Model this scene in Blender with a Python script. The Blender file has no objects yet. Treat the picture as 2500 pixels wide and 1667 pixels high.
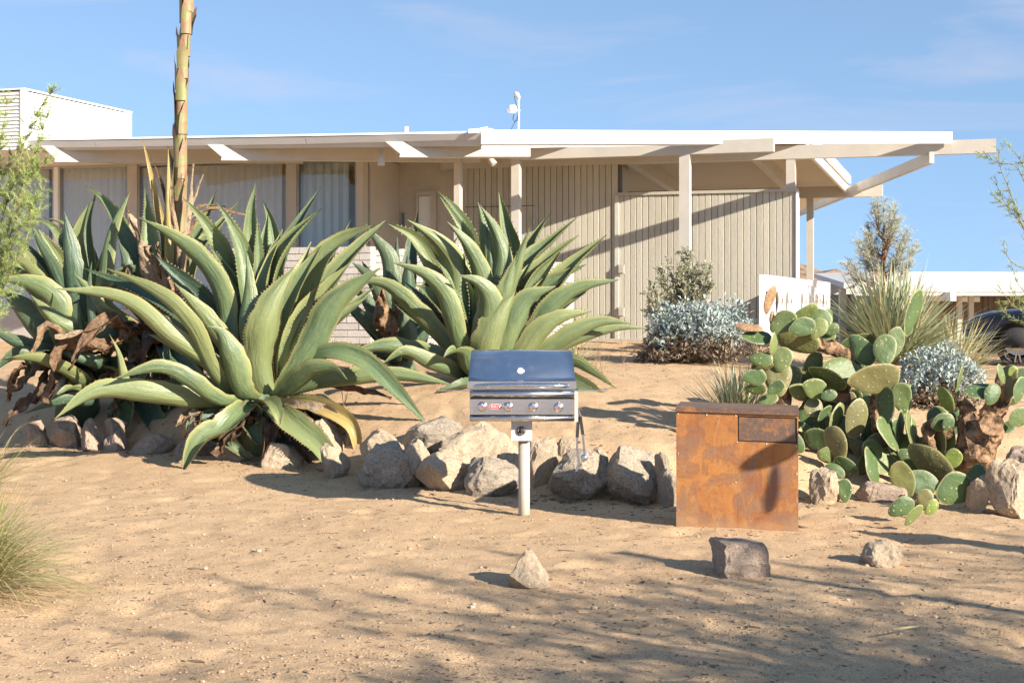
import bpy, bmesh, math, random
import numpy as np
from mathutils import Vector, Matrix, noise

# ------------------------------------------------------------------ camera, sky, sun, exposure
F, CX, HY, CAMH = 3600.0, 1250.0, 740.0, 1.625      # focal length in photo pixels, centre column, horizon row, eye height
scene = bpy.context.scene
COL = scene.collection
cam_d = bpy.data.cameras.new('camera')
cam_d.lens = 36.0 * F / 2500.0; cam_d.sensor_width = 36.0; cam_d.sensor_fit = 'HORIZONTAL'
cam_d.shift_y = -(833.5 - HY) / 2500.0
cam_d.clip_start = 0.05; cam_d.clip_end = 8000
cam = bpy.data.objects.new('camera', cam_d); COL.objects.link(cam)
cam.location = (0, 0, CAMH); cam.rotation_euler = (math.radians(90), 0, 0)
scene.camera = cam

SUN_EL = math.radians(23.5)
AZ = Vector((0.76, -0.65, 0)).normalized()
SUNV = Vector((AZ.x * math.cos(SUN_EL), AZ.y * math.cos(SUN_EL), math.sin(SUN_EL)))
world = bpy.data.worlds.new('World'); scene.world = world; world.use_nodes = True
wt = world.node_tree; wt.nodes.clear()
wo = wt.nodes.new('ShaderNodeOutputWorld'); bg = wt.nodes.new('ShaderNodeBackground'); sky = wt.nodes.new('ShaderNodeTexSky')
sky.sky_type = 'NISHITA'; sky.sun_disc = False; sky.sun_elevation = SUN_EL
sky.sun_rotation = math.atan2(AZ.x, AZ.y); sky.altitude = 900; sky.air_density = 1.35; sky.dust_density = 0.5; sky.ozone_density = 2.0
bg.inputs['Strength'].default_value = 0.115
# thin high cloud over the whole sky
tc = wt.nodes.new('ShaderNodeTexCoord'); mp = wt.nodes.new('ShaderNodeMapping'); mp.inputs['Scale'].default_value = (3.0, 3.0, 17.0)
mp.inputs['Location'].default_value = (1.9, 0.4, 0.55)
n1 = wt.nodes.new('ShaderNodeTexNoise'); n1.inputs['Scale'].default_value = 1.5; n1.inputs['Detail'].default_value = 8; n1.inputs['Distortion'].default_value = 0.5
rp = wt.nodes.new('ShaderNodeValToRGB'); rp.color_ramp.elements[0].position = 0.53; rp.color_ramp.elements[1].position = 0.76
rp.color_ramp.elements[1].color = (0.5, 0.5, 0.5, 1)
mx = wt.nodes.new('ShaderNodeMix'); mx.data_type = 'RGBA'; mx.inputs[7].default_value = (2.9, 2.8, 3.2, 1)
va = wt.nodes.new('ShaderNodeVectorMath'); va.operation = 'ADD'; va.inputs[1].default_value = (0, 0, 0.3)   # clear desert air: gentle gradient toward the horizon
wt.links.new(tc.outputs['Generated'], va.inputs[0]); wt.links.new(va.outputs[0], sky.inputs[0])
for a, b in ((tc.outputs['Generated'], mp.inputs[0]), (mp.outputs[0], n1.inputs[0]), (n1.outputs[0], rp.inputs[0]), (rp.outputs[0], mx.inputs[0]),
             (sky.outputs[0], mx.inputs[6]), (mx.outputs[2], bg.inputs[0]), (bg.outputs[0], wo.inputs[0])):
    wt.links.new(a, b)
sl = bpy.data.lights.new('sun', 'SUN'); sl.energy = 5.0; sl.angle = math.radians(0.53); sl.color = (1.0, 0.90, 0.76)
sun = bpy.data.objects.new('sun', sl); COL.objects.link(sun)
sun.rotation_euler = (-SUNV).to_track_quat('-Z', 'Y').to_euler(); sun.location = (20, -20, 20)
vs = scene.view_settings; vs.view_transform = 'Standard'; vs.look = 'None'; vs.gamma = 1; vs.exposure = 1.22

# ------------------------------------------------------------------ helpers
R = random.Random(7)
def P(x, y, Y): return Vector(((x - CX) / F * Y, Y, CAMH - (y - HY) / F * Y))   # photo pixel at distance Y -> point
class MB:
    def __init__(s): s.v = []; s.f = []; s.m = []; s.at = {}
    def vert(s, p): s.v.append(tuple(p)); return len(s.v) - 1
    def face(s, idx, m=0): s.f.append(tuple(idx)); s.m.append(m)
    def quad(s, a, b, c, d, m=0):
        i = len(s.v); s.v += [tuple(a), tuple(b), tuple(c), tuple(d)]; s.face((i, i+1, i+2, i+3), m)
    def tri(s, a, b, c, m=0):
        i = len(s.v); s.v += [tuple(a), tuple(b), tuple(c)]; s.face((i, i+1, i+2), m)
    def obox(s, o, ax, ay, az, m=0):          # box from corner o with edge vectors
        o = Vector(o); ax = Vector(ax); ay = Vector(ay); az = Vector(az); i = len(s.v)
        for k in ((0,0,0),(1,0,0),(1,1,0),(0,1,0),(0,0,1),(1,0,1),(1,1,1),(0,1,1)):
            s.v.append(tuple(o + ax*k[0] + ay*k[1] + az*k[2]))
        fl = ax.cross(ay).dot(az) < 0
        for q in ((0,3,2,1),(4,5,6,7),(0,1,5,4),(1,2,6,5),(2,3,7,6),(3,0,4,7)):
            q = q[::-1] if fl else q
            s.face([i+k for k in q], m)
    def box(s, x0, x1, y0, y1, z0, z1, m=0): s.obox((x0,y0,z0), (x1-x0,0,0), (0,y1-y0,0), (0,0,z1-z0), m)
    def prism(s, poly, ext, m=0):             # polygon of points, extruded by ext
        ext = Vector(ext); n = len(poly); i = len(s.v)
        pts = [Vector(p) for p in poly]
        s.v += [tuple(p) for p in pts] + [tuple(p+ext) for p in pts]
        s.face(range(i, i+n), m); s.face(list(range(i+n, i+2*n))[::-1], m)
        for k in range(n):
            k2 = (k+1) % n; s.face((i+k2, i+k, i+n+k, i+n+k2), m)
    def tube(s, pts, rad, seg=8, m=0, cap=True):
        pts = [Vector(p) for p in pts]; n = len(pts)
        if not hasattr(rad, '__len__'): rad = [rad]*n
        ref = None; rings = []
        for k in range(n):
            t = (pts[min(k+1, n-1)] - pts[max(k-1, 0)])
            t = t.normalized() if t.length > 1e-9 else Vector((0,0,1))
            if ref is None:
                ref = t.orthogonal().normalized()
            ref = (ref - t*ref.dot(t))
            ref = ref.normalized() if ref.length > 1e-6 else t.orthogonal().normalized()
            b = t.cross(ref); i = len(s.v)
            for q in range(seg):
                an = 2*math.pi*q/seg
                s.v.append(tuple(pts[k] + (ref*math.cos(an) + b*math.sin(an))*rad[k]))
            rings.append(i)
        for k in range(n-1):
            for q in range(seg):
                q2 = (q+1) % seg; s.face((rings[k]+q, rings[k]+q2, rings[k+1]+q2, rings[k+1]+q), m)
        if cap:
            s.face([rings[0]+q for q in range(seg)][::-1], m); s.face([rings[-1]+q for q in range(seg)], m)
    def lathe(s, c, axis, prof, seg=20, m=0):  # prof: (distance along axis, radius)
        axis = Vector(axis).normalized(); c = Vector(c)
        s.tube([c + axis*d for d, r in prof], [max(r, 1e-4) for d, r in prof], seg, m)
    def build(s, name, mats, parent=None, smooth=False, origin=None):
        me = bpy.data.meshes.new(name)
        off = Vector((0,0,0))
        if parent is not None: off = wloc(parent)
        elif origin is not None: off = Vector(origin)
        vv = np.array(s.v, dtype=np.float64).reshape(-1, 3) - np.array(off)
        me.from_pydata(vv.tolist(), [], s.f)
        mats = mats if isinstance(mats, (list, tuple)) else [mats]
        for mm in mats: me.materials.append(mm)
        if len(mats) > 1: me.polygons.foreach_set('material_index', s.m)
        if smooth: me.polygons.foreach_set('use_smooth', [True]*len(s.f))
        for k, vals in s.at.items():
            a = me.attributes.new(k, 'FLOAT', 'POINT'); a.data.foreach_set('value', vals)
        me.update()
        o = bpy.data.objects.new(name, me); COL.objects.link(o)
        if parent is not None: o.parent = parent
        elif origin is not None: o.location = off
        return o
def wloc(o):
    p = Vector((0,0,0))
    while o is not None: p += Vector(o.location); o = o.parent
    return p
def tag(o, label, cat=None, group=None, kind=None):
    if label: o['label'] = label
    if cat: o['category'] = cat
    if group: o['group'] = group
    if kind: o['kind'] = kind
    return o
def thing(name, loc, label, cat, group=None):
    o = bpy.data.objects.new(name, None); COL.objects.link(o); o.location = loc; o.empty_display_size = 0.1
    return tag(o, label, cat, group)

# ------------------------------------------------------------------ materials
def lin(c): return tuple((x/12.92 if x <= .04045 else ((x+.055)/1.055)**2.4) for x in c)
def pmat(name, c1, c2=None, scale=6.0, rough=0.7, bump=0.0, bscale=40.0, metal=0.0, detail=6, stretch=(1,1,1), rand=0.0, spec=0.4, c3=None, lo=.35, hi=.65, trans=0.0, coat=0.0):
    m = bpy.data.materials.new(name); m.use_nodes = True; nt = m.node_tree; b = nt.nodes['Principled BSDF']
    b.inputs['Roughness'].default_value = rough; b.inputs['Metallic'].default_value = metal; b.inputs['Specular IOR Level'].default_value = spec
    if coat: b.inputs['Coat Weight'].default_value = coat; b.inputs['Coat Roughness'].default_value = 0.05
    tc = nt.nodes.new('ShaderNodeTexCoord'); mp = nt.nodes.new('ShaderNodeMapping'); mp.inputs['Scale'].default_value = stretch
    oi = nt.nodes.new('ShaderNodeObjectInfo')
    ad = nt.nodes.new('ShaderNodeVectorMath'); ad.operation = 'ADD'
    cb = nt.nodes.new('ShaderNodeCombineXYZ'); mu = nt.nodes.new('ShaderNodeMath'); mu.operation = 'MULTIPLY'; mu.inputs[1].default_value = 37.0 if rand else 0.0
    nt.links.new(oi.outputs['Random'], mu.inputs[0]); nt.links.new(mu.outputs[0], cb.inputs[0]); nt.links.new(mu.outputs[0], cb.inputs[2])
    nt.links.new(tc.outputs['Object'], mp.inputs[0]); nt.links.new(mp.outputs[0], ad.inputs[0]); nt.links.new(cb.outputs[0], ad.inputs[1])
    vec = ad.outputs[0]
    col = None
    if c2 is None: c2 = tuple(x*.85 for x in c1)
    nz = nt.nodes.new('ShaderNodeTexNoise'); nz.inputs['Scale'].default_value = scale; nz.inputs['Detail'].default_value = detail; nz.inputs['Roughness'].default_value = .62
    nt.links.new(vec, nz.inputs[0])
    cr = nt.nodes.new('ShaderNodeValToRGB'); e = cr.color_ramp.elements
    e[0].position = lo; e[0].color = (*c1, 1); e[1].position = hi; e[1].color = (*c2, 1)
    if c3: q = e.new((lo+hi)/2); q.color = (*c3, 1)
    nt.links.new(nz.outputs[0], cr.inputs[0]); col = cr.outputs[0]
    if rand:
        hs = nt.nodes.new('ShaderNodeHueSaturation'); ma = nt.nodes.new('ShaderNodeMapRange')
        ma.inputs[3].default_value = 1-rand; ma.inputs[4].default_value = 1+rand
        nt.links.new(oi.outputs['Random'], ma.inputs[0]); nt.links.new(ma.outputs[0], hs.inputs['Value']); nt.links.new(col, hs.inputs['Color']); col = hs.outputs[0]
    nt.links.new(col, b.inputs['Base Color'])
    if bump:
        n2 = nt.nodes.new('ShaderNodeTexNoise'); n2.inputs['Scale'].default_value = bscale; n2.inputs['Detail'].default_value = 6
        nt.links.new(vec, n2.inputs[0]); bp = nt.nodes.new('ShaderNodeBump'); bp.inputs['Strength'].default_value = bump; bp.inputs['Distance'].default_value = .02
        nt.links.new(n2.outputs[0], bp.inputs['Height']); nt.links.new(bp.outputs[0], b.inputs['Normal'])
    if trans:
        tr = nt.nodes.new('ShaderNodeBsdfTranslucent'); ms = nt.nodes.new('ShaderNodeMixShader'); ms.inputs[0].default_value = trans
        nt.links.new(col, tr.inputs[0]); nt.links.new(b.outputs[0], ms.inputs[1]); nt.links.new(tr.outputs[0], ms.inputs[2])
        nt.links.new(ms.outputs[0], nt.nodes['Material Output'].inputs[0])
    m['b'] = 1
    return m
def N(m): return m.node_tree
def mixrgb(nt, fac, a, b, mode='MIX'):
    x = nt.nodes.new('ShaderNodeMix'); x.data_type = 'RGBA'; x.blend_type = mode
    for sock, val in ((x.inputs[0], fac), (x.inputs[6], a), (x.inputs[7], b)):
        if hasattr(val, 'links'): nt.links.new(val, sock)
        elif hasattr(val, '__len__'): sock.default_value = (*val[:3], 1)
        else: sock.default_value = val
    return x.outputs[2]
def ramp(nt, fac, stops):
    r = nt.nodes.new('ShaderNodeValToRGB'); e = r.color_ramp.elements
    while len(e) < len(stops): e.new(.5)
    for k, (p, c) in enumerate(stops):
        e[k].position = p; e[k].color = (c, c, c, 1) if not hasattr(c, '__len__') else (*c, 1)
    nt.links.new(fac, r.inputs[0]); return r.outputs[0]
def noisetex(nt, vec, scale, detail=6, rough=.6, dist=0.0, kind='ShaderNodeTexNoise'):
    n = nt.nodes.new(kind); n.inputs['Scale'].default_value = scale
    if kind == 'ShaderNodeTexNoise':
        n.inputs['Detail'].default_value = detail; n.inputs['Roughness'].default_value = rough; n.inputs['Distortion'].default_value = dist
    if vec is not None: nt.links.new(vec, n.inputs['Vector'])
    return n.outputs[0]
def coords(nt, stretch=(1,1,1), randomise=True, out='Object'):
    tc = nt.nodes.new('ShaderNodeTexCoord'); mp = nt.nodes.new('ShaderNodeMapping'); mp.inputs['Scale'].default_value = stretch
    nt.links.new(tc.outputs[out], mp.inputs[0])
    if not randomise: return mp.outputs[0]
    oi = nt.nodes.new('ShaderNodeObjectInfo'); ad = nt.nodes.new('ShaderNodeVectorMath'); ad.operation = 'MULTIPLY_ADD'
    nt.links.new(mp.outputs[0], ad.inputs[2]); nt.links.new(oi.outputs['Random'], ad.inputs[0]); ad.inputs[1].default_value = (31, 57, 13)
    return ad.outputs[0]
def attr(nt, name):
    a = nt.nodes.new('ShaderNodeAttribute'); a.attribute_name = name; return a.outputs['Fac']
def bumpn(nt, b, h, strength=.4, dist=.01, prev=None):
    bp = nt.nodes.new('ShaderNodeBump'); bp.inputs['Strength'].default_value = strength; bp.inputs['Distance'].default_value = dist
    nt.links.new(h, bp.inputs['Height'])
    if prev: nt.links.new(prev, bp.inputs['Normal'])
    nt.links.new(bp.outputs[0], b.inputs['Normal']); return bp.outputs[0]
def newmat(name, rough=.6, spec=.4):
    m = bpy.data.materials.new(name); m.use_nodes = True; b = m.node_tree.nodes['Principled BSDF']
    b.inputs['Roughness'].default_value = rough; b.inputs['Specular IOR Level'].default_value = spec
    return m, m.node_tree, b

def mat_sand():
    m, nt, b = newmat('sand', .95, .1)
    v = coords(nt, randomise=False)
    big = noisetex(nt, v, .9, 6, .7, .8); mid = noisetex(nt, v, 4.0, 6); fine = noisetex(nt, v, 90, 3, .7); grain = noisetex(nt, v, 260, 2)
    c = mixrgb(nt, ramp(nt, big, ((.35, 0), (.65, 1))), (.65, .455, .272), (.56, .385, .225))
    c = mixrgb(nt, ramp(nt, mid, ((.46, 0), (.66, .75))), c, (.47, .31, .18))
    c = mixrgb(nt, ramp(nt, fine, ((.42, .7), (.56, 0))), c, (.35, .235, .14))
    c = mixrgb(nt, ramp(nt, grain, ((.60, 0), (.72, .65))), c, (.70, .57, .42))
    vo = nt.nodes.new('ShaderNodeTexVoronoi'); vo.inputs['Scale'].default_value = 46; nt.links.new(v, vo.inputs['Vector'])
    gate = noisetex(nt, v, 3.3, 4)
    dots = nt.nodes.new('ShaderNodeMath'); dots.operation = 'MULTIPLY'
    nt.links.new(ramp(nt, vo.outputs['Distance'], ((.13, 1), (.27, 0))), dots.inputs[0]); nt.links.new(ramp(nt, gate, ((.46, 0), (.60, .85))), dots.inputs[1])
    c = mixrgb(nt, dots.outputs[0], c, (.12, .08, .055))
    nt.links.new(c, b.inputs['Base Color'])
    p = bumpn(nt, b, noisetex(nt, v, 16, 8, .7), .35, .03)
    p = bumpn(nt, b, fine, .5, .018, p); bumpn(nt, b, grain, .35, .008, p)
    return m
def mat_rock(name, base, dark, light):
    m, nt, b = newmat(name, .9, .15)
    v = coords(nt)
    big = noisetex(nt, v, 1.6, 6); sp = noisetex(nt, v, 12, 6, .75); sp2 = noisetex(nt, v, 22, 4, .7)
    c = mixrgb(nt, ramp(nt, big, ((.35, 0), (.65, 1))), base, tuple(x*.74 for x in base))
    c = mixrgb(nt, ramp(nt, sp, ((.40, .75), (.52, 0))), c, dark)
    c = mixrgb(nt, ramp(nt, sp2, ((.54, 0), (.66, .8))), c, light)
    nt.links.new(c, b.inputs['Base Color'])
    p = bumpn(nt, b, noisetex(nt, v, 3.2, 9, .78), .7, .05); bumpn(nt, b, sp, .7, .02, p)
    return m
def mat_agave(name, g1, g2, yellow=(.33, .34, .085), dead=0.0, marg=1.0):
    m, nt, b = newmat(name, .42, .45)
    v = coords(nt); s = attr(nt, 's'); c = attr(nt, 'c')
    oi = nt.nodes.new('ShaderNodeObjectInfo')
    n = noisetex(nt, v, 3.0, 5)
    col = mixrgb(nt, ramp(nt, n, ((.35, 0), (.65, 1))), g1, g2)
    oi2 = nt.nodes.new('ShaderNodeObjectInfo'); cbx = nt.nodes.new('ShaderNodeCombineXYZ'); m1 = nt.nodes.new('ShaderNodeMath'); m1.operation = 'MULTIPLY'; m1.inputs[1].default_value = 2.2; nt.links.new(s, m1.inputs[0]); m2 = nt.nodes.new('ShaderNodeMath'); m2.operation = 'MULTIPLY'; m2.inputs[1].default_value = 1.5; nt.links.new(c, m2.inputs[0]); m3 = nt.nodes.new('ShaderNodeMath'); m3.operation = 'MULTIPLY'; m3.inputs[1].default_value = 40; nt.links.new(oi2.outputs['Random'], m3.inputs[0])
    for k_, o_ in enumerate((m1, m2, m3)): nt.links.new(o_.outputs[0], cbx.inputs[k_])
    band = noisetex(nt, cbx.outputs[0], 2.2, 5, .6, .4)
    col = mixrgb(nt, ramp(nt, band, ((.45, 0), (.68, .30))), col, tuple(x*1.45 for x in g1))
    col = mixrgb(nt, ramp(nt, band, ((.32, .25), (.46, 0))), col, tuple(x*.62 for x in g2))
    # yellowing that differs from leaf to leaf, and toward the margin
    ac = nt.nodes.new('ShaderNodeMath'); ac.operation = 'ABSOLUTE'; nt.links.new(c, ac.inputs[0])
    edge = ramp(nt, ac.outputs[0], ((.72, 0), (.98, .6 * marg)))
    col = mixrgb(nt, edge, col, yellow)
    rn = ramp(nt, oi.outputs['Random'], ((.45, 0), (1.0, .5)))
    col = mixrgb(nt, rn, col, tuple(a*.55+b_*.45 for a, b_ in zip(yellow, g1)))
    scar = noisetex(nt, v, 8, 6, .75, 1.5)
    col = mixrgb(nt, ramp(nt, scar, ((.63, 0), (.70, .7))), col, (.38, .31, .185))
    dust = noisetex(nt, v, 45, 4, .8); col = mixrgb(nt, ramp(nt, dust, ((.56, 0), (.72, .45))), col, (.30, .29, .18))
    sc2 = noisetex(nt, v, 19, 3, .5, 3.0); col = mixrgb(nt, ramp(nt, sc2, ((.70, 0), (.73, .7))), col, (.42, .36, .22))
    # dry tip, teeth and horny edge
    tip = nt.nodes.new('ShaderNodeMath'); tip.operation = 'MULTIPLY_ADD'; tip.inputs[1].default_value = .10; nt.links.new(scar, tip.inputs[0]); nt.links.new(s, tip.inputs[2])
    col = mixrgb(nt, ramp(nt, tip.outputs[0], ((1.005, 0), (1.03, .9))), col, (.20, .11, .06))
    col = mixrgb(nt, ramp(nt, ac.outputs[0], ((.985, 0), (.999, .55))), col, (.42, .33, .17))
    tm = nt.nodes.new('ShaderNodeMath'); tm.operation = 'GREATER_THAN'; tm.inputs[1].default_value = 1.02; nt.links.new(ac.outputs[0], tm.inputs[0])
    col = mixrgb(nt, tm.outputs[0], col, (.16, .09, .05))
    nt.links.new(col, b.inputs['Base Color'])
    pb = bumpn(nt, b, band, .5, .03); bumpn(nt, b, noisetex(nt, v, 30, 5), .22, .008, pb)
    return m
def mat_dead():
    m, nt, b = newmat('dead_leaf', .8, .2)
    v = coords(nt); s = attr(nt, 's')
    n = noisetex(nt, v, 5, 6, .7, 1.0); n2 = noisetex(nt, v, 22, 5, .7)
    col = mixrgb(nt, ramp(nt, n, ((.35, 0), (.62, 1))), (.33, .21, .115), (.13, .075, .045))
    oi = nt.nodes.new('ShaderNodeObjectInfo'); col = mixrgb(nt, ramp(nt, oi.outputs['Random'], ((.1, .6), (.35, 0))), col, (.38, .31, .22)); col = mixrgb(nt, ramp(nt, oi.outputs['Random'], ((.45, 0), (.8, .8))), col, (.085, .055, .042))
    col = mixrgb(nt, ramp(nt, n2, ((.55, 0), (.7, .6))), col, (.40, .30, .19)); col = mixrgb(nt, ramp(nt, n2, ((.36, .8), (.46, 0))), col, (.06, .035, .025))
    nt.links.new(col, b.inputs['Base Color']); bumpn(nt, b, n2, .7, .03)
    return m
def mat_pad(name, g1, g2):
    m, nt, b = newmat(name, .5, .4)
    v = coords(nt); r = attr(nt, 'r')
    n = noisetex(nt, v, 5, 6, .65)
    col = mixrgb(nt, ramp(nt, n, ((.35, 0), (.65, 1))), g1, g2)
    oi = nt.nodes.new('ShaderNodeObjectInfo')
    col = mixrgb(nt, ramp(nt, oi.outputs['Random'], ((.5, 0), (1, .6))), col, (.21, .235, .075))
    n2 = noisetex(nt, v, 17, 6, .7, .8)
    col = mixrgb(nt, ramp(nt, n2, ((.62, 0), (.70, .6))), col, (.33, .24, .13))
    col = mixrgb(nt, ramp(nt, r, ((.90, 0), (1.0, .6))), col, (.42, .38, .19))
    vo = nt.nodes.new('ShaderNodeTexVoronoi'); vo.inputs['Scale'].default_value = 22; vo.inputs['Randomness'].default_value = .35; nt.links.new(v, vo.inputs['Vector'])
    col = mixrgb(nt, ramp(nt, vo.outputs['Distance'], ((.09, .85), (.17, 0))), col, (.46, .40, .24))
    nt.links.new(col, b.inputs['Base Color'])
    p = bumpn(nt, b, noisetex(nt, v, 12, 4), .35, .03); bumpn(nt, b, ramp(nt, vo.outputs['Distance'], ((.0, 1), (.3, 0))), .35, .006, p)
    return m
def mat_rust():
    m, nt, b = newmat('weathered_steel', .62, .35)
    v = coords(nt, (1, 1, 1), False); vv = coords(nt, (1, 1, .35), False)
    big = noisetex(nt, v, 2.6, 6, .6, .6); st = noisetex(nt, vv, 9, 8, .7, 1.2); bl = noisetex(nt, v, 4.2, 8, .58, 1.4); fine = noisetex(nt, v, 70, 4, .7)
    col = mixrgb(nt, ramp(nt, big, ((.38, 0), (.62, 1))), (.37, .155, .042), (.27, .10, .034))
    col = mixrgb(nt, ramp(nt, st, ((.45, 0), (.68, .8))), col, (.39, .21, .08))
    col = mixrgb(nt, ramp(nt, bl, ((.48, 0), (.62, .6), (.70, .6), (.82, .2))), col, (.17, .115, .095))
    col = mixrgb(nt, ramp(nt, bl, ((.50, 0), (.53, .35), (.57, 0))), col, (.14, .05, .02))
    col = mixrgb(nt, ramp(nt, fine, ((.56, 0), (.68, .6))), col, (.12, .045, .022))
    sep = nt.nodes.new('ShaderNodeSeparateXYZ'); nt.links.new(v, sep.inputs[0])
    ed = nt.nodes.new('ShaderNodeMath'); ed.operation = 'MULTIPLY_ADD'; ed.inputs[1].default_value = .28; nt.links.new(big, ed.inputs[0]); nt.links.new(sep.outputs['Z'], ed.inputs[2])
    col = mixrgb(nt, ramp(nt, ed.outputs[0], ((.14, .55), (.24, 0))), col, (.30, .20, .12))
    nt.links.new(col, b.inputs['Base Color']); bumpn(nt, b, fine, .25, .004)
    nt.links.new(ramp(nt, bl, ((.5, .72), (.6, .42))), b.inputs['Roughness'])
    return m
def mat_steel(name, base=(.62, .62, .63), rough=.24, aniso=True):
    m, nt, b = newmat(name, rough, .5); b.inputs['Metallic'].default_value = 1.0
    v = coords(nt, (2, 60, 60), False); n = noisetex(nt, v, 6, 5)
    nt.links.new(mixrgb(nt, n, tuple(x*.9 for x in base), base), b.inputs['Base Color'])
    nt.links.new(ramp(nt, n, ((.3, rough*.8), (.7, rough*1.25))), b.inputs['Roughness'])
    if aniso: bumpn(nt, b, n, .05, .001)
    return m
def mat_glass():
    m = bpy.data.materials.new('window_glass'); m.use_nodes = True; nt = m.node_tree; nt.nodes.remove(nt.nodes['Principled BSDF'])
    tr = nt.nodes.new('ShaderNodeBsdfTransparent'); tr.inputs[0].default_value = (.955, .965, .96, 1); gl = nt.nodes.new('ShaderNodeBsdfGlossy'); gl.inputs['Roughness'].default_value = .01
    fr = nt.nodes.new('ShaderNodeFresnel'); fr.inputs[0].default_value = 1.5; ms = nt.nodes.new('ShaderNodeMixShader')
    ad = nt.nodes.new('ShaderNodeMath'); ad.operation = 'MULTIPLY_ADD'; ad.inputs[1].default_value = .9; ad.inputs[2].default_value = .015
    nt.links.new(fr.outputs[0], ad.inputs[0]); nt.links.new(ad.outputs[0], ms.inputs[0]); nt.links.new(tr.outputs[0], ms.inputs[1]); nt.links.new(gl.outputs[0], ms.inputs[2])
    nt.links.new(ms.outputs[0], nt.nodes['Material Output'].inputs[0]); return m
def mat_soffit():
    m, nt, b = newmat('ribbed_soffit', .7, .3)
    v = coords(nt, (1, 1, 1), False); n = noisetex(nt, v, 3, 5)
    nt.links.new(mixrgb(nt, n, (.76, .70, .61), (.72, .66, .57)), b.inputs['Base Color'])
    return m

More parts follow.
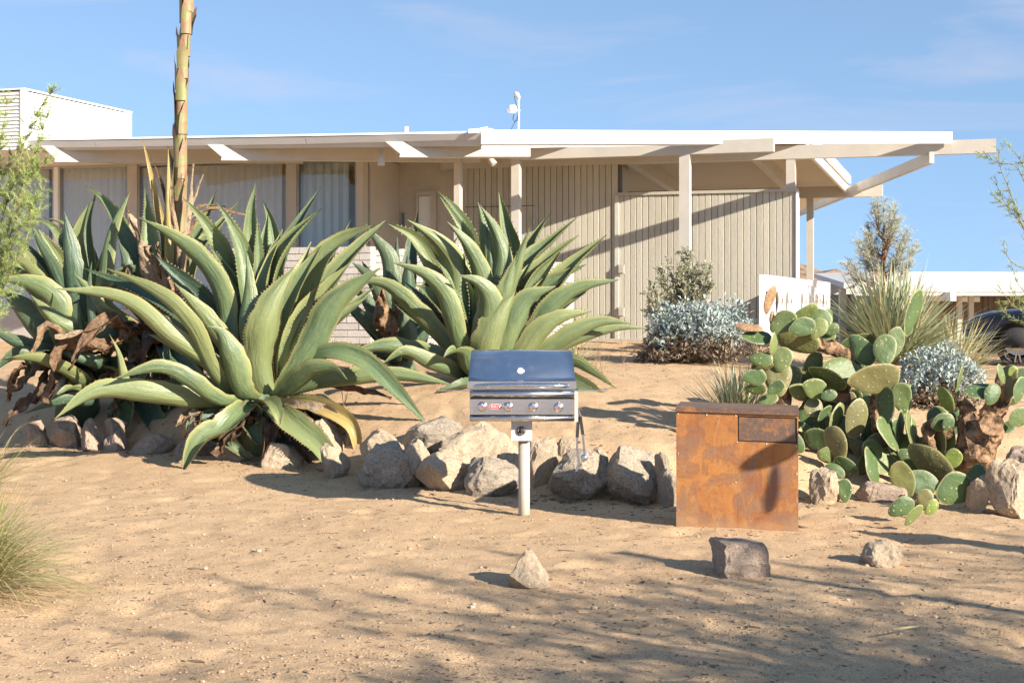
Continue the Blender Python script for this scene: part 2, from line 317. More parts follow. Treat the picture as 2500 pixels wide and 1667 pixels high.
M = dict(
    sand=mat_sand(), rust=mat_rust(), rust_dark=pmat('dark_scale_steel', (.19, .105, .06), (.27, .125, .05), 9, .5, .2, 60, c3=(.11, .075, .06)), steel=mat_steel('brushed_steel'), lid=mat_steel('lid_steel', (.66, .67, .69), .2, False), chrome=mat_steel('chrome', (.8, .8, .8), .06, False),
    glass=mat_glass(), soffit=mat_soffit(), dead=mat_dead(),
    rock_tan=mat_rock('rock_tan', (.60, .475, .335), (.34, .24, .16), (.75, .64, .50)),
    rock_grey=mat_rock('rock_grey', (.47, .395, .305), (.18, .145, .11), (.68, .59, .47)),
    rock_pink=mat_rock('rock_pink', (.50, .385, .295), (.24, .17, .135), (.66, .54, .44)),
    agave=mat_agave('agave_green', (.125, .168, .070), (.080, .124, .064), yellow=(.36, .35, .13), marg=.9),
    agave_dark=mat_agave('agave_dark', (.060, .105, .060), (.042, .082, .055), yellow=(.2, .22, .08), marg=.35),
    agave_yellow=mat_agave('agave_yellow', (.33, .27, .085), (.30, .19, .08), yellow=(.40, .33, .12)),
    stalk=None, pad=mat_pad('cactus_pad', (.078, .125, .040), (.055, .098, .042)), pad_brown=mat_pad('cactus_pad_scarred', (.17, .155, .06), (.13, .13, .06)),
    pad_dead=pmat('dead_cactus_pad', (.35, .22, .12), (.22, .13, .07), 14, .9, .8, 50), pad_bright=mat_pad('cactus_pad_young', (.16, .23, .035), (.12, .19, .035)),
    wood_dead=pmat('cactus_trunk', (.36, .24, .14), (.07, .04, .025), 11, .95, 1.0, 24, c3=(.24, .145, .08), lo=.36, hi=.6),
    cream=pmat('cream_paint', (.50, .46, .395), (.45, .415, .36), 3, .55, .12, 60, stretch=(1, 1, 1)),
    white=pmat('white_paint', (.86, .85, .82), (.80, .79, .77), 2.5, .5, .06, 30),
    roofwhite=pmat('white_roof_coating', (.84, .83, .81), (.76, .74, .70), 2.0, .7, .25, 14),
    metalgrey=pmat('grey_fascia_metal', (.50, .49, .475), (.46, .45, .44), 1.5, .5, .05, 20),
    siding=pmat('taupe_siding', (.45, .42, .345), (.405, .378, .31), 5, .75, .35, 30, stretch=(6, 6, .6), rand=.09),
    groove=pmat('siding_gap', (.11, .09, .07), None, 5, .9),
    stucco=pmat('taupe_stucco', (.60, .54, .45), (.55, .495, .415), 12, .9, .5, 110),
    door=pmat('taupe_door', (.56, .50, .41), (.52, .465, .38), 2, .5, .05, 40),
    dark=pmat('dark_interior', (.10, .08, .065), None, 3, .8), black=pmat('black_plastic', (.02, .02, .022), (.03, .03, .03), 10, .45),
    roomwall=pmat('room_plaster', (.62, .60, .56), None, 3, .8), roomfloor=pmat('room_floor', (.30, .26, .22), None, 3, .5),
    curtain=pmat('curtain_linen', (.90, .88, .82), (.86, .84, .78), 8, .85, .1, 60, trans=.08), curtain_mint=pmat('curtain_pale', (.88, .93, .89), (.85, .90, .86), 8, .85, .1, 60, trans=.08),
    curtain_yellow=pmat('curtain_mustard', (.62, .40, .06), (.55, .35, .05), 8, .85, trans=.3),
    block_grey=pmat('slump_block', (.50, .47, .43), (.43, .40, .37), 9, .85, .4, 60, rand=.08), mortar=pmat('mortar', (.42, .39, .35), None, 9, .9, .3, 60),
    block_white=pmat('white_block', (.80, .77, .70), (.72, .69, .63), 9, .8, .4, 50, rand=.05),
    concrete=pmat('concrete', (.42, .38, .33), (.35, .315, .27), 4, .9, .3, 50),
    slate=pmat('slate_blue_metal', (.16, .19, .22), None, 4, .45), lamp=pmat('frosted_lamp', (.55, .50, .43), None, 4, .35),
    galv=pmat('painted_steel_box', (.44, .45, .46), (.41, .42, .43), 3, .45), post=pmat('beige_post', (.42, .385, .325), (.38, .35, .295), 3, .5, .06, 30),
    red=pmat('red_badge', (.55, .015, .03), (.45, .01, .02), 4, .3), whiteink=pmat('white_lettering', (.85, .85, .85), None, 4, .4), dial=pmat('dial_face', (.75, .75, .72), None, 4, .3),
    carpaint=pmat('navy_car_paint', (.006, .008, .016), (.008, .010, .02), 3, .35, coat=.6, spec=.2), tyre=pmat('tyre_rubber', (.025, .025, .027), None, 20, .8), rim=mat_steel('alloy_rim', (.55, .53, .50), .25, False),
    carglass=pmat('car_glass', (.02, .025, .03), None, 3, .05), lens=pmat('headlight_lens', (.35, .36, .38), (.2, .2, .22), 20, .08, coat=1.0),
    brownwall=pmat('brown_siding', (.15, .115, .085), (.125, .095, .07), 4, .8, .2, 20, stretch=(8, 8, .4)), 
    leaf_silver=pmat('silver_leaf', (.42, .48, .46), (.28, .34, .32), 7, .75, trans=.12, lo=.3, hi=.7), leaf_dry=pmat('dry_leaf', (.30, .235, .17), (.19, .145, .10), 9, .9, trans=.1),
    leaf_olive=pmat('olive_leaf', (.50, .50, .36), (.38, .38, .25), 6, .75, trans=.15, lo=.3, hi=.7), twig=pmat('grey_twig', (.25, .19, .13), (.17, .125, .085), 12, .9),
    leaf_green=pmat('needle_green', (.36, .44, .13), (.21, .31, .08), 3, .7, trans=.25, lo=.3, hi=.7), leaf_blue=pmat('cypress_spray', (.40, .44, .36), (.28, .32, .25), 3, .8, trans=.15, lo=.3, hi=.7),
    bark_red=pmat('reddish_bark', (.27, .12, .06), (.18, .075, .04), 12, .9, .4, 30),
    blade=pmat('yucca_blade', (.46, .48, .31), (.30, .34, .19), 3, .6, trans=.12, lo=.3, hi=.7), grass=pmat('bunch_grass', (.22, .27, .07), (.12, .19, .045), 3, .6, trans=.25, lo=.3, hi=.7), straw=pmat('straw', (.56, .47, .24), (.46, .36, .18), 4, .7, trans=.2),
    debris=pmat('bark_litter', (.12, .085, .06), (.2, .14, .09), 5, .9), pebble=pmat('pebbles', (.46, .34, .23), (.30, .21, .14), 3, .9),
    hill=pmat('rocky_hill', (.27, .18, .125), (.09, .065, .045), .9, .95, 1.0, 2.0, c3=(.22, .15, .10), lo=.4, hi=.62),
    stalkg=None)

# ------------------------------------------------------------------ ground
def Ye(X): return 12.6 - 0.68*X if X < 0 else (12.6 - 0.3*X if X < 1.2 else 12.24 + .12*(X-1.2))      # line of edging rocks round the raised bed
D1 = ([-900, -.12, .22, .5, 1.9, 4.5, 9.5, 13, 17, 26, 45, 4000], [0, 0, .27, .40, .66, .85, 1.0, 1.03, .95, .4, -.6, -.6])
D2 = ([-900, -.12, .22, .5, 1.9, 9.0, 18, 26, 45, 4000], [0, 0, .25, .36, .48, .50, .49, .1, -.9, -.9])
def sstep(a, b, x): t = min(1, max(0, (x-a)/(b-a))); return t*t*(3-2*t)
def Gz(X, Y, detail=True):
    Xc = max(-9, min(9, X)); d = Y - Ye(Xc)
    z = .012*(max(-6, min(Y, 12.5)) - 11.1)
    k = sstep(3.0, 7.5, X) * (1 if Y > 5 else 0)
    z += float(np.interp(d, *D1))*(1-k) + float(np.interp(d, *D2))*k
    # mounds under the big agaves
    for mx_, my_, r, h in ((-2.45, 14.5, 1.5, .10), (-.3, 15.3, 1.6, .10), (-4.6, 15.8, 1.8, .1)):
        q = ((X-mx_)**2 + (Y-my_)**2)/(r*r)
        if q < 4: z += h*math.exp(-q)
    if detail and Y < 60 and abs(X) < 40:
        z += .020*noise.noise((X*.7, Y*.7, 1.3)) + .009*noise.noise((X*2.6, Y*2.6, 5.1))
        if Y < 26 and abs(X) < 10:
            n = noise.noise((X*5.5, Y*5.5, 9.2)); z += .006*n
            n2 = noise.noise((X*3.4+7, Y*3.4, 3.3)); 
            if n2 > .22: z -= .06*(n2-.22)
            elif n2 > .12: z += .05*(n2-.12)*(.22-n2)/.05
            z += .006*noise.noise((X*15, Y*15, 2.2)) + .0055*noise.noise((X*36, Y*36, 7.7))
    return z
xs = np.concatenate([-np.geomspace(3000, 8.5, 34), np.linspace(-8, 10, 400), np.geomspace(10.6, 3000, 34)])
ys = np.concatenate([np.linspace(-400, -8, 10), np.linspace(-6, 4.6, 14), np.geomspace(5, 28, 400), np.geomspace(28.6, 3500, 46)])
gv = [(float(x), float(y), Gz(float(x), float(y))) for y in ys for x in xs]
nx = len(xs); gf = []
for j in range(len(ys)-1):
    o = j*nx
    gf += [(o+i, o+i+1, o+nx+i+1, o+nx+i) for i in range(nx-1)]
gm = bpy.data.meshes.new('ground'); gm.from_pydata(gv, [], gf); gm.materials.append(M['sand']); gm.polygons.foreach_set('use_smooth', [True]*len(gf))
ground = bpy.data.objects.new('ground', gm); COL.objects.link(ground)
tag(ground, 'pale orange sandy desert ground with scuffed gravel', None, None, 'structure')

# hill far behind
hb = MB(); n_ = 64; m_ = 26
for j in range(m_):
    for i in range(n_):
        X = -40 + 150*i/(n_-1); Yh = 100 + 60*j/(m_-1)
        prof = 5.0*math.exp(-((X-20)/14.0)**2)*math.sin(math.pi*min(1, j/(m_-1)*1.0+.02)) + 2.2*math.exp(-((X-48)/26.0)**2)*math.sin(math.pi*j/(m_-1))
        z = -.9 + prof*(1 + .28*noise.noise((X*.3, Yh*.3, .5))) + (1.0*noise.noise((X*.55, Yh*.55, 2)) + .5*noise.noise((X*1.6, Yh*1.6, 4)))*min(1, prof/2.0)
        hb.vert((X, Yh, z))
for j in range(m_-1):
    for i in range(n_-1): hb.face((j*n_+i, j*n_+i+1, (j+1)*n_+i+1, (j+1)*n_+i))
tag(hb.build('hill', M['hill']), 'low rocky desert hill on the horizon', None, None, 'structure')

# ------------------------------------------------------------------ house frame of reference
TH = math.radians(18.3)
U = Vector((math.cos(TH), -math.sin(TH), 0)); V = Vector((math.sin(TH), math.cos(TH), 0)); O = Vector((.334, 24.05, 0)); Z = Vector((0, 0, 1))
def Hp(a, b, z): return O + U*a + V*b + Z*z
def aat(px, b):
    t = (px-CX)/F; o = O + V*b
    return (t*o.y - o.x)/(U.x - t*U.y)
def Yat(a, b): return (O + U*a + V*b).y
def zat(py, a, b): return CAMH - (py-HY)/F*Yat(a, b)
def Hpx(px, py, b): a = aat(px, b); return Hp(a, b, zat(py, a, b))
def hbox(mb, a0, a1, b0, b1, z0, z1, m=0): mb.obox(Hp(a0, b0, z0), U*(a1-a0), V*(b1-b0), Z*(z1-z0), m)
def beam(mb, p0, p1, w, h, m=0):     # top centre line p0-p1
    p0 = Vector(p0); p1 = Vector(p1); t = (p1-p0); s = Vector((t.y, -t.x, 0)).normalized()*w
    mb.obox(p0 - s*.5 - Z*h, t, s, Z*h, m)

GZ = 1.06                                              # patio level
house = thing('desert_house', Hp(0, 0, GZ), 'low mid-century house with white flat roof, taupe board siding and curtained windows', 'house')
def part(mb, name, mat, parent=None, smooth=False): return mb.build(name, mat, parent or house, smooth)

C1b = P(1175, 352, 20.5); C1t = P(1175, 315, 20.5)
APb = P(2325, 350, 21.9); APt = P(2325, 320, 21.9)
def eave(px, py):      # on the left eave line (runs along -U from the corner)
    t = (px-CX)/F; a = (t*C1b.y - C1b.x)/(U.x - t*U.y); p = C1b + U*a; return Vector((p.x, p.y, CAMH - (py-HY)/F*p.y))
E0b, E0t = eave(-200, 369), eave(-200, 348)
aB = aat(2325, 0.0)
aD = aat(1975, 0.05); Dp = Hp(aD, .05, 4.075); aC = aat(2070, 4.8); Cp = Hp(aC, 4.8, 3.80)
# roof
rm = MB()
def slab(poly, th):
    lo = [Vector(p) for p in poly]; i = len(rm.v)
    n = len(lo); rm.v += [tuple(p) for p in lo] + [tuple(p + Z*th) for p in lo]
    rm.face(list(range(i, i+n))[::-1], 0); rm.face(range(i+n, i+2*n), 1)
    for k in range(n): k2 = (k+1) % n; rm.face((i+k, i+k2, i+n+k2, i+n+k), 1)
inE = (V*.09)
R0 = Hp(-16, .05, 4.02); C0 = Hp(-16, 4.8, 4.0)
slab([E0b + inE + Z*.06, C1b + inE + Z*.08, C1b + V*1.2 + Z*.12, Dp + Z*.0, R0], .10)   # open gap between this edge and the outer fascia
slab([R0, Dp, Cp, C0], .10)
slab([C0, Cp, Hp(aC-2, 11, 3.55), Hp(-16, 11, 3.9)], .10)
roof = part(rm, 'roof', [M['soffit'], M['roofwhite']])
rib = MB()
b_ = .25
while b_ < 4.7:
    k = b_/4.75; aR = aD + (aC-aD)*k - .08; zz = 4.075 + (3.80-4.075)*k
    rib.obox(Hp(-1.2, b_, zz - .016), U*(aR+1.2), V*.055, Z*.014); b_ += .092
r_ = rib.build('soffit_ribs', M['soffit'], roof); r_['kind'] = 'stuff'
# fascia boards
fm = MB()
def board(mb, pb0, pt0, pb1, pt1, th, m=0):
    t = (Vector(pb1)-Vector(pb0)); n = Vector((-t.y, t.x, 0)).normalized()*th; i = len(mb.v)
    for p in (pb0, pb1, pt1, pt0): mb.v.append(tuple(p))
    for p in (pb0, pb1, pt1, pt0): mb.v.append(tuple(Vector(p)+n))
    for q in ((0,1,2,3), (7,6,5,4), (0,4,5,1), (1,5,6,2), (2,6,7,3), (3,7,4,0)): mb.face([i+k for k in q], m)
dirf = (APb - C1b); 
board(fm, C1b, C1t - Z*.012, APb, APt - Z*.012, .05); o = part(fm, 'fascia', M['white'], roof); o['label'] = 'sunlit white fascia board'
fm = MB(); board(fm, C1b + V*.05 - dirf.normalized()*.02 - Z*.055, C1b + V*.05 + Z*.02, C1b + dirf*.56 + V*.05 - Z*.005, C1b + dirf*.56 + V*.05 + Z*.01, .03)
o = part(fm, 'fascia_filler', M['white'], roof)
fm = MB()
seam = eave(745, 331)
for p0, p1 in (((-200, 348), (230, 344)), ((231, 344), (744, 336)), ((745.5, 336), (1174, 325))):
    fm = MB()
    board(fm, eave(p0[0], p0[1]+15) + V*.045, eave(*p0), eave(p1[0], p1[1]+15) + V*.045, eave(*p1), .03); part(fm, 'gravel_stop', M['metalgrey'], roof)
fm = MB(); board(fm, E0b + V*.11, eave(-200, 362) + V*.06, eave(1173, 354) + V*.11, eave(1173, 339) + V*.06, .05); part(fm, 'eave_board', M['metalgrey'], roof)
fm = MB(); board(fm, eave(-200, 348) + V*.02 + Z*.002, eave(-200, 344) + V*.05, eave(1178, 325) + V*.02 + Z*.002, eave(1178, 319) + V*.05, .4)
part(fm, 'roof_edge_coating', M['roofwhite'], roof)
fm = MB(); q = P(1175, 318, 20.48)
for k in range(14): 
    c = q + Vector((R.uniform(-.22, .06), R.uniform(.0, .2), R.uniform(-.06, .0))); s = R.uniform(.05, .09)
    fm.obox(c, Vector((s*1.6, R.uniform(-.02, .02), R.uniform(-.03, .03))), V*s, Z*s*.7)
part(fm, 'coating_lump', M['roofwhite'], roof)
# beams along the facade, each standing out past the fascia
def ubeam(px0, px1, b, ytop, ybot, pxref, w=.13, mat='cream'):
    a0, a1 = aat(px0, b), aat(px1, b); ar = aat(pxref, b); zt, zb = zat(ytop, ar, b), zat(ybot, ar, b)
    mb = MB(); hbox(mb, a0, a1, b-w/2, b+w/2, zb, zt); return part(mb, 'beam', M['cream'])
ubeam(1245, 1890, -1.8, 338, 371, 1890)
ubeam(1080, 2432, 0.06, 340, 374, 2432, .14)
ubeam(1480, 2155, 4.8, 452, 480, 2155, .14)
# rafters that run from front-left to back-right, with cut tails past the eave
W_ = dirf.copy(); W_.z = 0; W_.normalize()
def rafter(px, ytop, ybot, Y, length):
    p = P(px, ytop, Y); h = p.z - P(px, ybot, Y).z; s = Vector((W_.y, -W_.x, 0))*.14
    rise = Z*.012*length
    prof = [p, p + W_*length + rise, p + W_*length + rise - Z*h, p + W_*.20 - Z*h, p + W_*.21 - Z*h*.78]
    mb = MB(); mb.prism(prof[::-1], -s); return part(mb, 'rafter', M['cream'])
rafter(100, 356, 395, 22.69, 4.0); rafter(506, 353, 391, 21.77, 4.1); rafter(941, 346, 383, 20.87, 2.1)
for px0 in (1540, 1846):                # carport rafters on the V axis, under the soffit
    a_ = aat(px0, .2); mb = MB(); beam(mb, Hp(a_, .2, 4.055), Hp(a_, 4.7, 3.79), .13, .21); part(mb, 'rafter', M['cream'])
mb = MB(); beam(mb, Dp + Z*.16 + U*.03, Cp + Z*.16 + U*.03, .05, .14); part(mb, 'fascia', M['white'])
mb = MB(); beam(mb, Dp + Z*.03 - U*.03, Cp + Z*.03 - U*.03, .05, .17); part(mb, 'fascia', M['white'])
mb = MB(); g0, g1 = P(2275, 371, 22.0), P(1940, 514, 34.0); beam(mb, g0, g1, .07, .17); part(mb, 'outrigger_beam', M['cream'])
# posts
def post(px0, px1, b, ytop, zb=GZ-.1, depth=None, mat='cream'):
    a0, a1 = aat(px0, b), aat(px1, b); w = a1-a0; mb = MB(); ar = (a0+a1)/2
    hbox(mb, a0, a1, b, b + (depth or w), zb, zat(ytop, ar, b)); return part(mb, 'post', M['cream'])
post(1248, 1267, -1.87, 383); post(1658, 1683, -1.87, 371); post(1108, 1122, -1.87, 384, depth=.13); post(1919, 1941, .0, 384, zb=zat(470, aat(1930, 0), 0)); post(1969, 1985, 4.74, 482, zb=.6)
# board siding: each board a piece
sid = MB(); aL, aM, aR_ = aat(1128, 0), aat(1508, 0), aat(1944, 0)
hbox(sid, aL, aM, .028, .16, GZ-.06, 4.03); hbox(sid, aM, aR_, .028, .13, GZ-.06, zat(473, aM, 0)-.03)
siding = part(sid, 'siding_wall', M['groove'])
def boardmesh(w, h):
    bm_ = MB(); c = .006
    sec = [(0, .026), (0, c), (c, 0), (w-c, 0), (w, c), (w, .026)]
    lo = [U*x + V*y for x, y in sec]; bm_.prism([p for p in lo], Z*h)
    me = bpy.data.meshes.new('board'); me.from_pydata(bm_.v, [], bm_.f); me.materials.append(M['siding']); return me
def boards(a0, a1, ztop, zfun=None):
    n = round((a1-a0)/.1016); w = (a1-a0)/n; me = boardmesh(w-.007, ztop-GZ+.05)
    for k in range(n):
        o = bpy.data.objects.new('board', me); COL.objects.link(o); o.parent = siding
        o.location = Hp(a0 + k*w + .003, R.uniform(-.002, .002), GZ-.05) - wloc(siding)
boards(aL, aM, 4.03); boards(aM, aR_-.01, zat(473, aM, 0)-.03)
mb = MB(); hbox(mb, aM-.02, aR_+.02, -.03, .17, zat(478, aM, 0), zat(471, aM, 0)); part(mb, 'wall_cap', M['siding'])
mb = MB(); hbox(mb, aat(1502, 0), aat(1511, 0), -.035, .15, GZ-.06, zat(478, aM, 0)-.002); part(mb, 'corner_post', M['cream'])
mb = MB(); hbox(mb, aR_-.003, aR_+.028, -.028, .14, GZ-.06, zat(478, aM, 0)-.003); part(mb, 'corner_board', M['white'])
mb = MB(); hbox(mb, aat(1480, .9), aat(1534, .9), .5, .9, 2.6, 3.99); part(mb, 'upper_panel', M['siding'])
# siding door: seams and lever
mb = MB(); a0, a1 = aat(1136, 0), aat(1305, 0); zz = zat(506, a0, 0)
hbox(mb, a0, a1, -.006, .004, zz-.006, zz+.006); part(mb, 'door_seam', M['groove'])
mb = MB(); hbox(mb, a1-.012, a1+.012, -.05, -.012, zat(549, a1, 0), zat(532, a1, 0)); part(mb, 'door_handle', M['galv'])
# slab
mb = MB(); hbox(mb, -16, aat(1780, -.6), -.62, 8, .45, GZ); slab_o = mb.build('patio_slab', M['concrete']); tag(slab_o, 'grey concrete patio slab at the foot of the house', None, None, 'structure')
# stucco wall with door, window, letter
S = .22
mb = MB(); aS0, aS1 = aat(876, S), aat(1128, S)
hbox(mb, aS0, aS1, S, S+.2, GZ-.05, 4.02); part(mb, 'stucco_wall', M['stucco'])
mb = MB(); a0, a1 = aat(888, S), aat(936, S); hbox(mb, a0, a1, S-.03, S+.01, GZ, zat(475, a0, S)); dr = part(mb, 'door', M['door'])
mb = MB(); hbox(mb, a1+.002, a1+.035, S-.008, S+.01, GZ, zat(477, a1, S)); part(mb, 'door_gap', M['black'], dr)
mb = MB(); hbox(mb, a1+.037, a1+.115, S-.07, S+.01, GZ, zat(470, a1, S)); hbox(mb, a0-.02, a1+.115, S-.065, S+.01, zat(471.5, a0, S)+.003, zat(467, a0, S)+.02); part(mb, 'door_frame', M['door'], dr)
mb = MB(); a0, a1 = aat(1019, S), aat(1067, S); zt = zat(468, a0, S)
hbox(mb, a0, a1, S-.06, S+.01, zt-.07, zt); hbox(mb, a0, a0+.03, S-.055, S+.01, 1.7, zt-.073); hbox(mb, a1-.09, a1, S-.055, S+.01, 1.7, zt-.073)
wn = part(mb, 'window', M['door'])
mb = MB(); hbox(mb, a0+.035, a1-.095, S-.02, S+.005, 1.72, zt-.08); part(mb, 'blind', M['curtain'], wn)
# window wall of the left wing
Wb = -1.2
glassz0, glassz1 = 1.5, None
def wz(px, py): a = aat(px, Wb); return zat(py, a, Wb)
win = MB(); aW0, aW1 = aat(-260, Wb), aat(872, Wb)
hbox(win, aW0, aW1, Wb-.06, Wb+.12, GZ-.5, 1.52); part(win, 'sill_wall', M['block_grey'])
mb = MB(); zhd = wz(500, 396); hbox(mb, aW0, aW1, Wb-.05, Wb+.09, zhd, 4.0); part(mb, 'header', M['stucco'])
for i, (x0, x1, mt, dp) in enumerate(((131, 141, 'white', .12), (312, 334, 'cream', .16), (701, 723, 'cream', .16), (871, 886, 'door', .2), (-150, -138, 'white', .12))):
    mb = MB(); a0, a1 = aat(x0, Wb-.04), aat(x1, Wb-.04); hbox(mb, a0, a1, Wb-.04-.02*i*.1, Wb-.04+dp, 1.52, zhd-.002); part(mb, 'mullion', M[mt])
mb = MB(); hbox(mb, aat(878, Wb), aat(878, Wb)+.1, Wb+.2, S, GZ, zhd-.002); part(mb, 'side_jamb', M['door'])
for x0, x1 in ((-137, 130), (142, 311), (335, 700), (724, 870)):
    a0, a1 = aat(x0, Wb), aat(x1, Wb); mb = MB()
    hbox(mb, a0, a1, Wb+.03, Wb+.036, 1.53, zhd-.003); w = part(mb, 'pane', M['glass'])
    mb = MB(); t = .025
    hbox(mb, a0, a1, Wb+.012, Wb+.055, zhd-t-.004, zhd-.004); hbox(mb, a0, a0+t, Wb+.012, Wb+.055, 1.56, zhd-t-.006); hbox(mb, a1-t, a1, Wb+.012, Wb+.055, 1.56, zhd-t-.006)
    part(mb, 'pane_frame', M['metalgrey'], w)
# the room
mb = MB(); hbox(mb, aW0, aW1+.6, 4.2, 4.3, GZ, 3.98); hbox(mb, aW0-.2, aW0, Wb, 4.2, GZ, 3.98); part(mb, 'room_wall', M['roomwall'])
mb = MB(); hbox(mb, aW0, aS0-.02, Wb+.13, 4.2, GZ-.1, GZ+.02); part(mb, 'room_floor', M['roomfloor'])
def curtain(p0, p1, z0, z1, mat, label, per=.14, amp=.02, grp=None):
    p0 = Vector(p0); p1 = Vector(p1); L = (p1-p0).length; t = (p1-p0).normalized(); n = Vector((-t.y, t.x, 0)); k = int(L/per*10); mb = MB()
    for i in range(k+1):
        x = L*i/k; y = amp*math.sin(2*math.pi*x/per) + .25*amp*math.sin(2*math.pi*x/per*2.3)
        for q, zz in enumerate((z0, z0*.6+z1*.4, z1-.12, z1)):
            p = p0 + t*x + n*y*(1 if q < 3 else .35); mb.vert((p.x, p.y, zz))
    for i in range(k):
        for q in range(3): mb.face((i*4+q, i*4+4+q, i*4+5+q, i*4+1+q))
    return tag(mb.build('curtain', M[mat], None, True, origin=(p0.x, p0.y, z0)), label, 'curtain', grp)
cb_ = Wb+.13
def cpt(px): return Hp(aat(px, cb_), cb_, 0)
curtain(cpt(146), cpt(306), 1.5, wz(220, 404), 'curtain', 'pleated cream curtain behind the narrow pane beside the white mullion')
curtain(cpt(-130), cpt(118), 1.5, wz(60, 404), 'curtain', 'pleated cream curtain behind the pane half hidden by the feathery shrub')
curtain(cpt(350), cpt(690), 1.5, wz(520, 402), 'curtain', 'pleated cream curtain behind the wide pane next to the flower stalk')
for px, lb in ((336, 'mustard curtain strip beside the flower stalk'), (690, 'mustard curtain strip beside the pane with the mint curtain')): curtain(cpt(px), cpt(px+10), 1.5, wz(px, 403), 'curtain_yellow', lb, .08, .012, 'mustard curtain edges in the wide window')
q0 = Hp(aat(727, Wb+.12), Wb+.12, 0); q1 = Hp(aat(852, Wb+.45), Wb+.45, 0)
curtain(q0, q1, 1.45, 3.93, 'curtain_mint', 'pale mint pleated curtain receding into the corner room', .14, .03)
curtain(q1 + V*.01, q1 + V*.16, 1.45, 3.90, 'curtain_yellow', 'mustard strip at the far edge of the pale mint curtain', .08, .012)
# low block wall in front of the windows
bwb = -2.6
def blockwall(pxa, pxb, ztop, z0, mat, b, label, seed):
    a0, a1 = aat(pxa, b), aat(pxb, b); rr = random.Random(seed); bh, bl = .105, .40
    t = thing('block_wall', Hp((a0+a1)/2, b, z0), label, 'wall', 'low block walls by the windows')
    mb = MB(); hbox(mb, a0+.012, a1-.012, b+.015, b+.17, z0-.2, ztop-.02); core = mb.build('mortar', M['mortar'], t)
    z = ztop-bh; row = 0; cache = {}
    while z > z0-.02:
        x = a0 - (bl/2 if row % 2 else 0)
        while x < a1:
            xa, xb = max(a0, x), min(a1, x+bl-.012)
            if xb-xa > .05:
                key = round(xb-xa, 3)
                if key not in cache:
                    q = MB(); w = xb-xa; q.obox(Vector((0,0,0)), U*w, V*.19, Z*(bh-.011)); me = bpy.data.meshes.new('block'); me.from_pydata(q.v, [], q.f); me.materials.append(M[mat]); cache[key] = me
                ob = bpy.data.objects.new('block', cache[key]); COL.objects.link(ob); ob.parent = t; ob.location = Hp(xa, b-.005+rr.uniform(-.006, .006), z) - wloc(t)
            x += bl
        z -= bh; row += 1
    return t
zt1 = CAMH - (601-740)/F*Yat(aat(830, bwb), bwb)
blockwall(560, 905, zt1, 1.0, 'block_grey', bwb, 'grey stacked-block low wall under the curtained window', 3)
blockwall(907, 1150, zt1-.02, 1.0, 'block_white', bwb+.6, 'white low block wall in front of the stucco entry wall', 4)
blockwall(1300, 1392, CAMH-(634-740)/F*Yat(aat(1350, bwb), bwb), 1.0, 'block_white', bwb+.9, 'short sunlit white block pier in front of the board siding', 5)
# outlet boxes on the corner post
for py, lb in ((658, 'upper beige weatherproof outlet box on the house corner post'), (762, 'lower beige weatherproof outlet box on the house corner post')):
    a0 = aat(1511, -.02); mb = MB(); z1 = zat(py, a0, 0)
    hbox(mb, a0, a0+.10, -.07, -.036, z1-.075, z1+.075); t = mb.build('outlet_box', M['post'], None, origin=Hp(a0, -.04, z1)); tag(t, lb, 'outlet box')
    mb = MB(); hbox(mb, a0+.012, a0+.088, -.095, -.0705, z1-.055, z1+.06); mb.build('lid', M['post'], t)
    mb = MB(); hbox(mb, a0+.035, a0+.06, -.065, -.04, z1+.077, z1+.10); mb.build('conduit_stub', M['post'], t)
# letter J
def textmesh(body, size, ext, italic=0):
    cu = bpy.data.curves.new('t', 'FONT'); cu.body = body; cu.size = size; cu.extrude = ext; cu.align_x = 'CENTER'; cu.align_y = 'CENTER'; cu.shear = italic
    ob = bpy.data.objects.new('t', cu); COL.objects.link(ob); dg = bpy.context.evaluated_depsgraph_get(); dg.update()
    me = bpy.data.meshes.new_from_object(ob.evaluated_get(dg)); bpy.data.objects.remove(ob); bpy.data.curves.remove(cu); return me
jm = textmesh('J', .40, .015); jm.materials.clear(); jm.materials.append(M['slate'])
jo = bpy.data.objects.new('letter_sign', jm); COL.objects.link(jo); a_ = aat(985, S); jo.location = Hp(a_, S-.02, zat(538, a_, S)); jo.rotation_euler = (math.radians(90), 0, -TH)
jo.scale = (1.0, .82, 1); tag(jo, 'slate blue metal letter J on the stucco wall', 'sign')
# pendant lamp under the eave
pp = P(931, 354, 21.3); pe = thing('pendant_lamp', pp, 'small tapered grey pendant lamp under the eave near the letter', 'lamp')
mb = MB(); mb.tube([pp + Z*.05, pp - Z*.06], .007, 6); mb.build('stem', M['metalgrey'], pe)
mb = MB(); mb.lathe(pp - Z*.06, -Z, [(0, .02), (.005, .036), (.2, .052), (.235, .054), (.236, .045)], 20); mb.build('lamp_shade', M['lamp'], pe, True)
pp = P(1194, 386, 21.9); pe = thing('spot_lamp', pp, 'small cream spot lamp tilted under the porch beam', 'lamp')
mb = MB(); d_ = Vector((.5, -.2, -.6)).normalized(); mb.lathe(pp, d_, [(0, .03), (.02, .045), (.13, .05), (.131, .04)], 16); mb.build('lamp_head', M['cream'], pe, True)
mb = MB(); mb.tube([pp + Z*.06, pp], .012, 6); mb.build('stem', M['cream'], pe)
